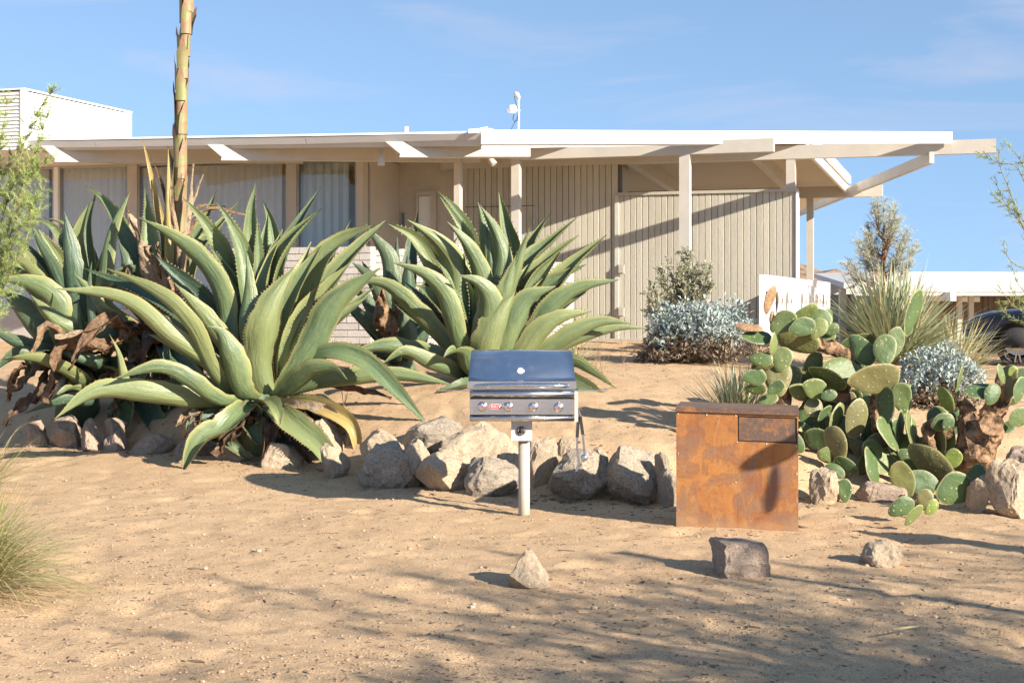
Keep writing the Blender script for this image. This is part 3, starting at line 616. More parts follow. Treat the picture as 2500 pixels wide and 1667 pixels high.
# white louvred unit on the roof
Yc = 22.8; cpl = P(57, 222, Yc); zt_ = cpl.z; zb_ = 4.0
L_u = 5.2
def vend(px): 
    t = (px-CX)/F; return (t*cpl.y - cpl.x)/(V.x - t*V.y)
Lv = vend(313)
un = thing('rooftop_unit', Vector((cpl.x, cpl.y, zb_)) + V*Lv*.5 - U*1.5, 'white louvred equipment screen box on the roof', 'equipment screen')
mb = MB(); base = Vector((cpl.x, cpl.y, zb_)); hh = zt_-zb_
mb.obox(base - U*3.2 + V*.03, U*3.17, V*(Lv-.06), Z*hh); mb.build('screen_core', M['white'], un)
mb = MB(); nsl = 16; sh = hh/nsl
for k in range(nsl):
    z0 = k*sh
    for (st, dr_, L_, nn) in ((base - U*3.2, U, 3.2, -V), (base, V, Lv, U)):
        p = st + Z*z0; mb.quad(p + nn*.035, p + dr_*L_ + nn*.035, p + dr_*L_ + Z*sh*.92 + nn*.004, p + Z*sh*.92 + nn*.004)
        mb.quad(p + nn*.035, p - nn*.0, p + dr_*L_ - nn*.0, p + dr_*L_ + nn*.035)
s_ = mb.build('louvre_slats', M['white'], un); s_['kind'] = 'stuff'
for q in (base - U*.02 - V*.045, base + V*(Lv-.03) - U*.02): 
    mb = MB(); mb.obox(q, U*.065, V*.07, Z*(hh+.015)); mb.build('corner_trim', M['white'], un)
mb = MB()
for k in range(nsl): mb.obox(base + V*(Lv-.13) + U*.028 + Z*(k*sh+.03), U*.012, V*.035, Z*sh*.45)
s_ = mb.build('slot', M['metalgrey'], un); s_['kind'] = 'stuff'
mb = MB(); mb.obox(base - U*3.25 - V*.05 + Z*(hh+.016), U*3.3, V*(Lv+.1), Z*.02); mb.build('cap', M['white'], un)
# vent pipe, mast
pp = P(992, 330, 22.6); vp = thing('vent_pipe', pp, 'short white vent pipe on the roof', 'vent pipe')
mb = MB(); mb.lathe(pp - Z*.12, Z, [(0, .035), (.245, .035), (.247, .028)], 14); mb.build('pipe', M['white'], vp, True)
mb = MB(); mb.lathe(pp - Z*.12, Z, [(0, .09), (.03, .08), (.10, .04)], 14); mb.build('flashing', M['roofwhite'], vp, True)
Ym = 22.3; pp = P(1266, 318, Ym); ms_ = thing('roof_mast', pp, 'white roof mast with lamp head, box antenna and hanging cable', 'mast')
mb = MB(); top = P(1266, 243, Ym); mb.tube([pp - Z*.15, top], .017, 10); mb.build('pole', M['white'], ms_, True)
mb = MB(); mb.tube([P(1267, 245, Ym), P(1266, 238, Ym), P(1262, 232, Ym), P(1256, 229, Ym), P(1254.5, 230, Ym)], [.018, .032, .046, .038, .012], 12); mb.build('lamp_head', M['galv'], ms_, True)
mb = MB(); c = P(1250, 268, Ym); mb.lathe(c + Vector((-.045, -.06, 0)), Vector((.6, .5, .05)), [(0, .03), (.01, .06), (.10, .066), (.13, .03)], 12); mb.build('antenna_box', M['white'], ms_, True)
mb = MB(); mb.tube([P(1255, 270, Ym), P(1270, 270, Ym)], .011, 6); mb.build('bracket', M['white'], ms_)
mb = MB(); mb.tube([P(1255, 233, Ym), P(1258, 248, Ym-.03), P(1264, 262, Ym-.03), P(1264, 285, Ym-.03), P(1257, 298, Ym-.03), P(1247, 318, Ym-.05)], .0045, 5)
mb.tube([P(1255, 278, Ym-.02), P(1252, 292, Ym-.02), P(1257, 298, Ym-.02), P(1264, 294, Ym-.02), P(1265, 280, Ym-.02)], .006, 5); mb.build('cable', M['black'], ms_)
# fence panels with hexagon cut-outs (run on the V axis either side of the corner post)
def fpanel(s0, s1, label, shapes):
    pst = Hp(aat(1936, .02), .02, 0); z0, z1 = 1.12, 2.0
    ax = lambda s, z: pst + V*s + Z*z + U*.07
    t = thing('fence_panel', ax((s0+s1)/2, z0) - Z*z0 + Z*(z0), label, 'fence panel', 'white cut-out fence panels beside the carport wall')
    L = s1-s0; mb = MB(); x = .08; zl, zh = .06, z1-z0-.1
    def strip(poly): mb.prism([ax(s0+a, z0+b) - U*.034 for a, b in poly], U*.022)
    for sh in shapes:
        (xl, zc), (t0, zlo), (t1, _), (xr, _), _, (_, zhi) = sh
        if xl > x: strip([(x, zl), (xl, zl), (xl, zh), (x, zh)])
        strip([(xl, zl), (xr, zl), (xr, zc), (t1, zlo), (t0, zlo), (xl, zc)]); strip([(xl, zc), (t0, zhi), (t1, zhi), (xr, zc), (xr, zh), (xl, zh)]); x = xr
    strip([(x, zl), (L-.08, zl), (L-.08, zh), (x, zh)]); mb.build('panel', M['white'], t)
    for a_, b_2, c_, d_2 in ((0, L, z1-z0-.1, z1-z0), (0, L, 0, .06), (0, .08, .061, z1-z0-.101), (L-.08, L, .061, z1-z0-.101)):
        mb = MB(); o_ = ax(s0+a_, z0+c_) - U*.05; mb.obox(o_, V*(b_2-a_), U*.06, Z*(d_2-c_)); mb.build('rail' if b_2-a_ > 1 else 'stile', M['white'], t)
    return t
def hexs(L):
    out = []; x = .42; k = 0; zc = .50
    while x < L-.35:
        if k % 2 == 0: w, h, tw = .45, .165, .20
        else: w, h, tw = .28, .085, .12
        out.append([(x-w/2, zc), (x-tw/2, zc-h), (x+tw/2, zc-h), (x+w/2, zc), (x+tw/2, zc+h), (x-tw/2, zc+h)])
        x += .50; k += 1
    return out
fpanel(-3.5, -.12, 'white fence panel with hexagon cut-outs standing in front of the taupe siding', hexs(3.38))
fpanel(.22, 4.5, 'white fence panel with hexagon cut-outs beyond the house corner, open hillside behind', hexs(4.28))

# ------------------------------------------------------------------ grill on a post
GY = 11.15
def gp(px, py, dy=0.0): return P(px, py, GY) + Vector((0, dy, 0))
gx = P(1279, 1263, GY).x
grill = thing('gas_grill', (gx, GY+.25, Gz(gx, GY+.25)), 'stainless steel gas grill with four knobs on a beige pedestal post', 'grill')
S_ = GY/F
x0, x1 = P(1147, 0, GY).x, P(1402, 0, GY).x
def gz(py): return P(0, py, GY).z
mb = MB()                                   # lid: curved profile extruded in x
lx0, lx1 = P(1142, 0, GY).x, P(1406, 0, GY).x
prof = [(0.0, gz(951)), (0.0, gz(930))]
for k in range(15):
    an = math.radians(28 + 62*k/14); prof.append((.40*(math.cos(math.radians(28)) - math.cos(an)), gz(930) + (gz(857)-gz(930))*(math.sin(an)-math.sin(math.radians(28)))/(1-math.sin(math.radians(28)))))
prof += [(.50, gz(862)), (.52, gz(951))]
def prof_mesh(prof, xa, xb, taper=0.0):
    q = MB(); n = len(prof); ztop = max(p[1] for p in prof); zb = min(p[1] for p in prof)
    for x, sg in ((xa, 1), (xb, -1)):
        for (y, z) in prof: q.vert((x + sg*taper*(z-zb)/(ztop-zb), GY + y, z))
    for k in range(n-1): q.face((k, n+k, n+k+1, k+1))
    q.face((n-1, 2*n-1, n, 0)); q.face(list(range(n))); q.face(list(range(n, 2*n))[::-1]); return q
lid = prof_mesh(prof, lx0, lx1, .02).build('lid', M['lid'], grill)
lid.data.polygons.foreach_set('use_smooth', [True if len(p.vertices) == 4 else False for p in lid.data.polygons])
for e in lid.data.edges: pass
mb = MB(); mb.obox((lx0-.003, GY-.012, gz(949.5)), (lx1-lx0+.006, 0, 0), (0, .011, 0), (0, 0, gz(930.5)-gz(949.5))); mb.build('lid_band', M['steel'], lid)
mb = MB(); pts = [P(1160, 942, GY-.012), P(1163, 942, GY-.055), P(1200, 941.5, GY-.075), P(1275, 940.5, GY-.085), P(1350, 941.5, GY-.075), P(1384, 942, GY-.055), P(1387, 942, GY-.012)]
mb.tube(pts, [.011, .013, .015, .016, .015, .013, .011], 14); mb.build('handle', M['steel'], lid, True)
tcn = P(1271, 908, GY+.06); mb = MB(); mb.lathe(tcn + Vector((0, .02, 0)), (0, -1, .25), [(0, .033), (.035, .033), (.042, .029), (.043, .024)], 24); tg = mb.build('thermometer', M['chrome'], grill, True)
mb = MB(); mb.lathe(tcn + Vector((0, -.0225, .011)), (0, -1, .25), [(0, .023), (.0015, .023)], 20); mb.build('dial', M['dial'], tg)
mb = MB(); mb.obox(tcn + Vector((-.012, -.0265, .006)), (.02, 0, .004), (0, -.001, 0), (0, 0, .003)); mb.build('needle', M['black'], tg)
# body: bullnose, control panel, lower roll
mb = MB(); mb.box(x0+.004, x1-.004, GY+.03, GY+.50, gz(1024), gz(951.5)); mb.build('firebox', M['steel'], grill)
def roll(pya, pyb, y0, r, name):
    zc = (gz(pya)+gz(pyb))/2; hh = abs(gz(pya)-gz(pyb))/2; q = []
    for k in range(13):
        an = math.radians(-90 + 180*k/12); q.append((y0 - r*math.cos(an), zc + hh*math.sin(an)))
    o = prof_mesh([(GYo, z) for GYo, z in q] + [(y0+.03, zc+hh), (y0+.03, zc-hh)], x0, x1).build(name, M['steel'], grill)
    o.data.polygons.foreach_set('use_smooth', [len(p.vertices) == 4 for p in o.data.polygons]); return o
fr_ = roll(952.5, 971, .0, .035, 'front_rail'); roll(1013, 1028, .0, .03, 'lower_rail')
mb = MB(); mb.box(x0, x1, GY-.018, GY+.029, gz(1011.5), gz(974)); panel = mb.build('control_panel', M['steel'], grill)
mb = MB(); mb.box(x0+.002, x1-.002, GY-.008, GY+.029, gz(973.5), gz(971.3)); mb.box(x0+.002, x1-.002, GY-.008, GY+.029, gz(1013), gz(1011.7)); mb.build('shadow_gap', M['black'], panel)
for k in range(8):
    xa = P(1154 + k*31 + (k//2)*.6, 0, GY).x; mb = MB(); mb.obox((xa, GY-.0315, gz(967.3)), (.062, 0, 0), (0, .004, 0), (0, 0, .004)); mb.build('vent_slot', M['black'], fr_)
for k, px in enumerate((1177.5, 1240, 1301.5, 1363)):
    c = P(px, 991.5+k*.6, GY) + Vector((0, -.019, 0)); mb = MB()
    mb.lathe(c, (0, -1, 0), [(0, .037), (.008, .037), (.010, .033), (.035, .030), (.040, .026)], 24); kb = mb.build('knob', M['chrome'], grill, True)
    mb = MB(); c2 = c + Vector((0, -.0405, 0)); 
    for j in range(5):
        an = j*2*math.pi/5; mb.obox(c2 + Vector((math.cos(an)*.005-.002, 0, math.sin(an)*.005-.002)), (.005, 0, 0), (0, -.0012, 0), (0, 0, .005))
    mb.build('emblem', M['red'], kb)
    mb = MB(); mb.obox(c + Vector((-.002, -.0405, .014)), (.004, 0, 0), (0, -.001, 0), (0, 0, .010)); mb.build('pointer', M['whiteink'], kb)
def pill(cx, cz, w, h, y, th, mat, name, par):
    q = [];
    for k in range(20):
        an = math.pi/2 + math.pi*k/19 if k < 10 else -math.pi/2 + math.pi*(k-10)/9
        an = math.pi/2 + math.pi*k/9 if k < 10 else -math.pi/2 + math.pi*(k-10)/9
        q.append(Vector((cx + (-(w-h)/2 if k < 10 else (w-h)/2) + h/2*math.cos(an), y, cz + h/2*math.sin(an))))
    mb = MB(); mb.prism(q, (0, -th, 0)); return mb.build(name, mat, par)
bx, bz = P(1210, 0, GY).x, gz(992)
bd = pill(bx, bz, .096, .035, GY-.0185, .002, M['whiteink'], 'badge', grill); pill(bx, bz, .091, .030, GY-.0207, .0015, M['red'], 'badge_face', bd)
tm_ = textmesh('BULL', .024, .0006, .25); tm_.materials.clear(); tm_.materials.append(M['whiteink']); to = bpy.data.objects.new('lettering', tm_); COL.objects.link(to); to.parent = bd
to.location = Vector((bx-.010, GY-.0231, bz)) - wloc(bd); to.rotation_euler = (math.radians(90), 0, 0); to.scale = (1.05, 1.0, 1)
mb = MB()                                      # the little horned-head mark after the word
for pl in ([(-.004, -.008), (.004, -.008), (.006, .002), (-.006, .002)], [(-.006, .001), (-.003, .004), (-.008, .010), (-.010, .007)], [(.006, .001), (.010, .007), (.008, .010), (.003, .004)]):
    mb.prism([Vector((bx+.031+a, GY-.0223, bz+b)) for a, b in pl][::-1], (0, -.0012, 0))
mb.build('horned_mark', M['whiteink'], bd)
# junction box, timer, post, shelves, side bracket
mb = MB(); mb.box(P(1248, 0, GY).x, P(1299.5, 0, GY).x, GY+.10, GY+.26, gz(1079), gz(1024.5)); jb = mb.build('control_box', M['galv'], grill)
mb = MB(); c = P(1272.5, 1054, GY); c.y = GY+.0995; mb.lathe(c, (0, -1, 0), [(0, .033), (.012, .033), (.014, .03)], 24); mb.lathe(c + Vector((0, -.014, 0)), (0, -1, 0), [(0, .013), (.012, .011)], 16); td = mb.build('timer_dial', M['black'], grill, True)
mb = MB()
for k in range(12):
    an = k*math.pi/6; mb.obox(c + Vector((math.sin(an)*.023-.001, -.0146, math.cos(an)*.023-.0015)), (.0025, 0, 0), (0, -.0006, 0), (0, 0, .003 if k % 3 else .006))
mb.build('dial_marks', M['whiteink'], td)
pbx = P(1279.5, 0, GY+.18).x*1.0
mb = MB(); pc = Vector((P(1280, 0, GY).x, GY+.18, 0)); mb.lathe((pc.x, pc.y, Gz(pc.x, pc.y)-.3), Z, [(0, .044), (gz(1079)+.004-Gz(pc.x, pc.y)+.3, .044)], 24); mb.build('post', M['post'], grill, True)
for xa, xb in ((P(1066, 0, GY).x, x0-.002), (x1+.002, P(1487, 0, GY).x)):
    mb = MB(); z_ = gz(957); mb.obox((xa, GY+.19, z_-.004), (xb-xa, 0, 0), (0, .008, 0), (0, 0, .008)); mb.build('side_rod', M['steel'], grill)
mb = MB(); mb.box(x1+.003, x1+.03, GY+.02, GY+.10, gz(1030), gz(956)); mb.build('side_bracket', M['post'], grill)
# tongs hanging from the bracket
tp = P(1414, 1003, GY+.04); tong = thing('tongs', tp - Z*.44, 'steel barbecue tongs with black grips hanging beside the grill', 'tongs')
mb = MB(); mb.tube([P(1407, 1000, GY+.04), P(1411, 998, GY+.02), P(1415, 1003, GY+.02), P(1414, 1012, GY+.03)], .003, 6); mb.build('hook', M['chrome'], tong)
for sg, pts in ((-1, [(1413, 1008), (1409, 1045), (1409, 1095), (1413, 1128), (1407, 1150)]), (1, [(1415, 1008), (1421, 1040), (1425, 1085), (1427, 1108), (1424, 1128)])):
    ps = [P(x, y, GY+.04) for x, y in pts]; mb = MB()
    for a, b in zip(ps[:-1], ps[1:]): mb.obox(a - Vector((.009, .004, 0)), b-a, Vector((.018, 0, 0)), Vector((0, .005, 0)))
    arm = mb.build('arm', M['steel'], tong)
    a, b = ps[0].lerp(ps[1], .25), ps[1].lerp(ps[2], .45); mb = MB(); mb.obox(a - Vector((.012, .009, 0)), b-a, Vector((.024, 0, 0)), Vector((0, .015, 0))); mb.build('grip', M['black'], arm)
    if sg > 0:
        mb = MB(); mb.lathe(P(1426, 1117, GY+.03), (0, -1, .1), [(0, .012), (.003, .024), (.006, .026), (.010, .018)], 14); mb.build('scoop', M['steel'], arm, True)

# ------------------------------------------------------------------ rusted steel cabinet
CYb = 10.75; ca, cb2 = P(1651, 1279, CYb), P(1949, 1297, CYb-.16)
ex = (cb2-ca); ex.z = 0; Wc = ex.length; ex.normalize(); ey = Vector((-ex.y, ex.x, 0)); zb0 = -.05; Hc = .868
tilt = Z*(-.030)
cab = thing('rusted_cabinet', (ca.x + ex.x*Wc/2, ca.y + .25, Gz(ca.x+.4, ca.y+.2)), 'orange-brown rusted steel cabinet with one drawer, set in the sand', 'cabinet')
def cbox(name, a0, a1, b0, b1, z0, z1, mat, par):
    mb = MB(); sl_ = -.022
    o_ = Vector((ca.x, ca.y, 0)) + ex*a0 + ey*b0 + Z*(z0 + sl_*a0); mb.obox(o_, ex*(a1-a0) + Z*sl_*(a1-a0), ey*(b1-b0), Z*(z1-z0)); return mb.build(name, mat, par)
zt = P(1655, 993, CYb).z
cbox('carcass', .004, Wc-.004, .02, .50, zb0-.25, zt-.03, M['rust'], cab)
da0, da1 = Wc*.512, Wc*.985; dz1, dz0 = zt-.055, zt-.228
for nm, a0, a1, z0, z1 in (('front_panel', 0, da0-.004, zb0-.25, zt-.033), ('front_panel', da0-.003, Wc, zb0-.25, dz0-.006), ('front_stile', da1+.004, Wc, dz0-.005, zt-.033), ('front_strip', da0-.003, da1+.003, dz1+.006, zt-.033)):
    cbox(nm, a0, a1, 0, .018, z0, z1, M['rust'], cab)
dr = cbox('drawer_front', da0+.004, da1-.004, .008, .0195, dz0+.002, dz1-.003, M['rust_dark'], cab)
cbox('drawer_gap', da0-.003, da1+.003, .0185, .0199, dz0-.006, dz1+.006, M['black'], cab)
cbox('top_plate', -.004, Wc+.004, .0, .52, zt-.010, zt+.006, M['rust_dark'], cab); cbox('top_lip', -.006, Wc+.006, -.016, .010, zt-.032, zt-.0105, M['rust_dark'], cab)
for a, z in ((.012, zt-.05), (.012, .53), (.012, .32), (.012, .12), (Wc*.25, zt-.05), (Wc*.49, zt-.05), (Wc*.5, zt-.24), (Wc*.74, zt-.245), (Wc-.012, zt-.25), (Wc-.012, .42), (Wc-.012, .22), (Wc-.012, .0), (Wc*.49, .34)):
    mb = MB(); c = Vector((ca.x, ca.y, 0)) + ex*a + Z*(z - .022*a); mb.lathe(c, -ey, [(0, .0055), (.003, .005), (.0045, .002)], 8); mb.build('rivet', M['steel'], cab)

# ------------------------------------------------------------------ rocks
def rockmesh(seed, cuts=14, sub=4, top=None):
    bm = bmesh.new(); bmesh.ops.create_icosphere(bm, subdivisions=sub, radius=1); rr = random.Random(seed); pl = []
    for _ in range(cuts):
        n = Vector((rr.gauss(0, 1), rr.gauss(0, 1), rr.gauss(0, 1))).normalized(); pl.append((n, rr.uniform(.5, .85)))
    if top: pl += [(Vector((.04, 0, 1)).normalized(), top), (Vector((1, .1, .12)).normalized(), .6), (Vector((-1, -.2, .15)).normalized(), .6), (Vector((.1, -1, .2)).normalized(), .6)]
    off = Vector((rr.uniform(0, 99), rr.uniform(0, 99), 0))
    for v in bm.verts:
        p = v.co.copy()
        for n, d in pl:
            e = p.dot(n) - d
            if e > 0: p -= n*e*.92
        q = p*2.2 + off
        p *= 1 + .10*noise.noise(q) + .07*noise.noise(q*2.7) + .05*abs(noise.noise(q*5.5)) + .04*noise.noise(q*11) + .03*noise.noise(q*24)
        v.co = p
    mn = [min(v.co[i] for v in bm.verts) for i in range(3)]; mxx = [max(v.co[i] for v in bm.verts) for i in range(3)]
    for v in bm.verts: v.co = Vector([(v.co[i]-mn[i])/(mxx[i]-mn[i])*2-1 for i in range(3)])
    me = bpy.data.meshes.new('rock'); bm.to_mesh(me); bm.free()
    return me
GR = 'rocks edging the raised planting bed'
def rock(x0, y0, x1, y1, Y, mat, label, seed, group=None, depth=None, sink=.12, cuts=14):
    pa, pb = P(x0, y1, Y), P(x1, y0, Y); w = (pb.x-pa.x)/2; h = (pb.z-pa.z)/2 + sink/2
    me = rockmesh(seed, cuts, top=.45 if seed == 301 else None); me.materials.append(M[mat]); o = bpy.data.objects.new('rock', me); COL.objects.link(o)
    o.location = ((pa.x+pb.x)/2, Y + (depth or min(w, h)*1.0)*.6, (pa.z+pb.z)/2 - sink/2); k_ = 1.09 if group == GR else 1.0; o.scale = (w*k_, depth or max(.09, min(w, h)*1.2), h*k_)
    tag(o, label, 'rock', group); return o
GR = 'rocks edging the raised planting bed'
def yy(px, py): return 3600*1.61/(py-740)      # distance of front ground at that row
rk = [(54, 1022, 112, 1092, 15.5, 'rock_pink', 'squat shaded rock beside the grass tips, first of the low edging'),
 (110, 1018, 190, 1099, 15.35, 'rock_pink', 'broad shaded squared rock in the low edging under the drooping agave leaf'),
 (192, 1026, 255, 1099, 15.1, 'rock_pink', 'narrow shaded squared rock in the low edging under the agaves'),
 (254, 1022, 302, 1057, 15.15, 'rock_pink', 'small block-like rock resting on top of the low edging'),
 (248, 1050, 300, 1105, 14.95, 'rock_pink', 'shaded rock half hidden by a drooping folded agave leaf'),
 (762, 1018, 838, 1094, 13.75, 'rock_tan', 'rounded tan rock lying behind the hanging yellow agave leaf'),
 (783, 1088, 850, 1158, 13.2, 'rock_tan', 'smooth tan rock wedged beneath the hanging yellow agave leaf'),
 (880, 1050, 982, 1108, 13.1, 'rock_tan', 'pale lumpy rock above the big round grey boulder'),
 (872, 1084, 1004, 1190, 12.75, 'rock_grey', 'big round dark grey boulder beside the hanging yellow leaf'),
 (981, 1022, 1122, 1092, 13.15, 'rock_grey', 'long pale flat-topped rock with an agave leaf tip on it'),
 (978, 1076, 1050, 1158, 12.8, 'rock_tan', 'tan rock squeezed between the round boulder and the pointed rocks'),
 (1018, 1106, 1147, 1188, 12.55, 'rock_tan', 'pointed pale rock at the foot of the large slanting slab'),
 (1079, 1038, 1266, 1149, 12.85, 'rock_tan', 'largest slanting pale slab behind the grill post'),
 (1138, 1124, 1266, 1200, 12.35, 'rock_grey', 'sloping grey rock touching the grill post in front of the slab'),
 (1292, 1075, 1364, 1201, 12.5, 'rock_tan', 'tall tan rock just past the grill post'),
 (1344, 1104, 1483, 1213, 12.2, 'rock_grey', 'angular dark speckled rock under the hanging tongs'),
 (1360, 1075, 1412, 1117, 12.75, 'rock_tan', 'small tan rock behind the hanging tongs'),
 (1434, 1095, 1491, 1145, 12.6, 'rock_tan', 'small roundish rock between the tongs and the broad grey boulder'),
 (1480, 1098, 1622, 1230, 12.05, 'rock_grey', 'broad flat-faced grey boulder beside the cabinet'),
 (1600, 1106, 1640, 1168, 12.0, 'rock_grey', 'dark rock peeping out beside the cabinet edge'),
 (1610, 1150, 1665, 1236, 11.85, 'rock_grey', 'lower dark rock tucked against the cabinet side'),
 (318, 1062, 420, 1118, 14.75, 'rock_pink', 'low shaded rock under the drooping dark leaf of the crowded agave'),
 (424, 1070, 520, 1130, 14.45, 'rock_pink', 'shaded rock under the largest agave, beside its down-hanging front leaf'),
 (525, 1078, 632, 1142, 14.15, 'rock_tan', 'brown rock in the dead leaves under the middle of the largest agave'),
 (636, 1080, 735, 1150, 13.75, 'rock_tan', 'shaded rock beside the leaf that reaches down to the sand'),
 (1980, 1150, 2056, 1221, 11.95, 'rock_tan', 'knobbly tan rock under the hanging cactus pads beside the cabinet'),
 (2424, 1130, 2530, 1242, 11.3, 'rock_tan', 'large tan rock at the foot of the cactus stump'),
 (2462, 1098, 2560, 1170, 11.6, 'rock_pink', 'brown rock lying on the large tan rock'),
 (2368, 1163, 2430, 1237, 11.45, 'rock_tan', 'rough tan rock leaning against the large tan rock'),
 (2100, 1180, 2220, 1225, 12.0, 'rock_pink', 'long low shaded rock under the cactus')]
for i, (a, b, c, d, Y, m, lb) in enumerate(rk): rock(a, b, c, d, Y, m, lb, 100+i, GR)
for i, (a, b, c, d, Y, m, lb, gr) in enumerate((
 (1240, 1341, 1342, 1432, 8.62, 'rock_tan', 'pointed pale rock alone on the sand in front of the grill', None),
 (1743, 1323, 1886, 1402, 8.95, 'rock_pink', 'broad flat-topped cracked rock on the sand before the cabinet', None),
 (2108, 1322, 2210, 1372, 9.3, 'rock_tan', 'small rounded tan rock on the sand before the cactus', None),
 (1616, 898, 1670, 940, 17.3, 'rock_tan', 'tan rock at the foot of the silver bush', None),
 (1726, 826, 1812, 872, 19.0, 'rock_tan', 'flat tan rock behind the silver bush', None))):
    rock(a, b, c, d, Y, m, lb, 300+i, 'loose rocks on open ground', cuts=(14, 9, 4, 6, 6)[i])

# ------------------------------------------------------------------ agave
def resample(ctrl, n):
    c = [Vector(p) for p in ctrl]; c = [c[0]*2-c[1]] + c + [c[-1]*2-c[-2]]; pts = []
    for i in range(1, len(c)-2):
        for k in range(16):
            t = k/16; a, b, d, e = c[i-1], c[i], c[i+1], c[i+2]
            pts.append(.5*((2*b) + (-a+d)*t + (2*a-5*b+4*d-e)*t*t + (-a+3*b-3*d+e)*t**3))
    pts.append(c[-2]); L = [0]
    for a, b in zip(pts[:-1], pts[1:]): L.append(L[-1] + (b-a).length)
    out = []; j = 0
    for k in range(n):
        q = L[-1]*k/(n-1)
        while j < len(L)-2 and L[j+1] < q: j += 1
        f = (q-L[j])/max(1e-9, L[j+1]-L[j]); out.append(pts[j].lerp(pts[j+1], min(1, f)))
    return out, L[-1]
WPS = ([0, .10, .3, .48, .62, .75, .86, .94, .975, 1], [.62, .60, .85, 1, .92, .70, .42, .17, .06, .008])
def leaf(parent, ctrl, w, mat, rr, name='leaf', gut=.34, teeth=True, crumple=0.0, roll=0.0, axis=None, turn=True):
    n = 26; pts, L = resample(ctrl, n); d = pts[-1]-pts[0]; d.z = 0
    if axis is not None: d = Vector(axis)
    if d.length < .05: d = Vector((0, -1, 0))
    d.normalize(); mb = MB(); S_at = []; C_at = []; nc = 7; edges = [[], []]
    ph = rr.uniform(0, 6); tw = roll + rr.uniform(-.18, .18); tw2 = rr.uniform(-.3, .3)
    if turn:                                   # leaves twist on their axis so that few present a bare edge
        k = int(n*.55); t = (pts[k+1]-pts[k-1]).normalized(); nn = d*(-t.z) + Z*t.dot(d); nn = (nn - t*nn.dot(t)).normalized(); best = None
        for q_ in range(0, 22):
            for sg in (1, -1):
                al = sg*q_*.055; s_ = t.cross(Matrix.Rotation(al, 3, t) @ nn); sc = max(0, abs(s_.y)-.60)*3 + abs(al)*.25
                if best is None or sc < best[0]: best = (sc, al)
        tw += best[1]
    for k in range(n):
        s = k/(n-1); t = (pts[min(k+1, n-1)] - pts[max(0, k-1)]).normalized()
        td, tz = t.dot(d), t.z; nn = d*(-tz) + Z*td; nn = nn - t*nn.dot(t)
        nn = nn.normalized() if nn.length > 1e-4 else t.orthogonal().normalized()
        nn = Matrix.Rotation(tw + tw2*s, 3, t) @ nn; sd = t.cross(nn)
        hw = .5*w*float(np.interp(s, *WPS))*(1 + .03*math.sin(9*s*3.1+ph) + .03*math.sin(47*s+ph*2)); g = gut*(.55 + .75*s)
        th = w*(.10*(1-s)**1.3 + .012)*(.25 if crumple else 1)
        for c in np.linspace(-1, 1, nc):
            cr = crumple*w*(noise.noise((s*7+ph*3, c*1.7, ph)) + .45*noise.noise((s*19+ph*3, c*3.5, ph))) if crumple else 0
            p = pts[k] + sd*(c*hw*(1-.10*g*c*c)) + nn*(g*hw*c*c*1.25 + cr + .02*w*math.sin(s*14+c*2+ph)*abs(c)); mb.vert(p); S_at.append(s); C_at.append(float(c))
            if abs(c) > .99: edges[0 if c < 0 else 1].append((p, sd*(1 if c > 0 else -1), t, s))
        for c in np.linspace(-1, 1, nc):
            cr = crumple*w*(noise.noise((s*7+ph*3, c*1.7, ph)) + .45*noise.noise((s*19+ph*3, c*3.5, ph))) if crumple else 0
            p = pts[k] + sd*(c*hw*(1-.10*g*c*c)) + nn*(g*hw*c*c*1.25 - th*(1-c*c) - .0015 + cr + .02*w*math.sin(s*14+c*2+ph)*abs(c)); mb.vert(p); S_at.append(s); C_at.append(float(c))
    r = 2*nc
    for k in range(n-1):
        for q in range(nc-1):
            mb.face((k*r+q, k*r+q+1, (k+1)*r+q+1, (k+1)*r+q)); mb.face((k*r+nc+q, (k+1)*r+nc+q, (k+1)*r+nc+q+1, k*r+nc+q+1))
    if teeth:
        for e in edges:
            step = L/(n-1); acc = 0
            for (p, o_, t, s), (p2, o2, t2, s2) in zip(e[:-1], e[1:]):
                for f in (.2, .7):
                    if .06 < s < .93 and rr.random() < .92:
                        q = p.lerp(p2, f); z_ = rr.uniform(.009, .019)*min(1.4, w/.2)
                        i = mb.vert(q - t*.007); mb.vert(q + t*.007); mb.vert(q + o_*z_ + t*rr.uniform(-.003, .006)); mb.face((i, i+1, i+2)); S_at += [s, s, s]; C_at += [1.0, 1.0, 1.25]
    mb.at = {'s': S_at, 'c': C_at}
    return mb.build(name, mat, parent, True)
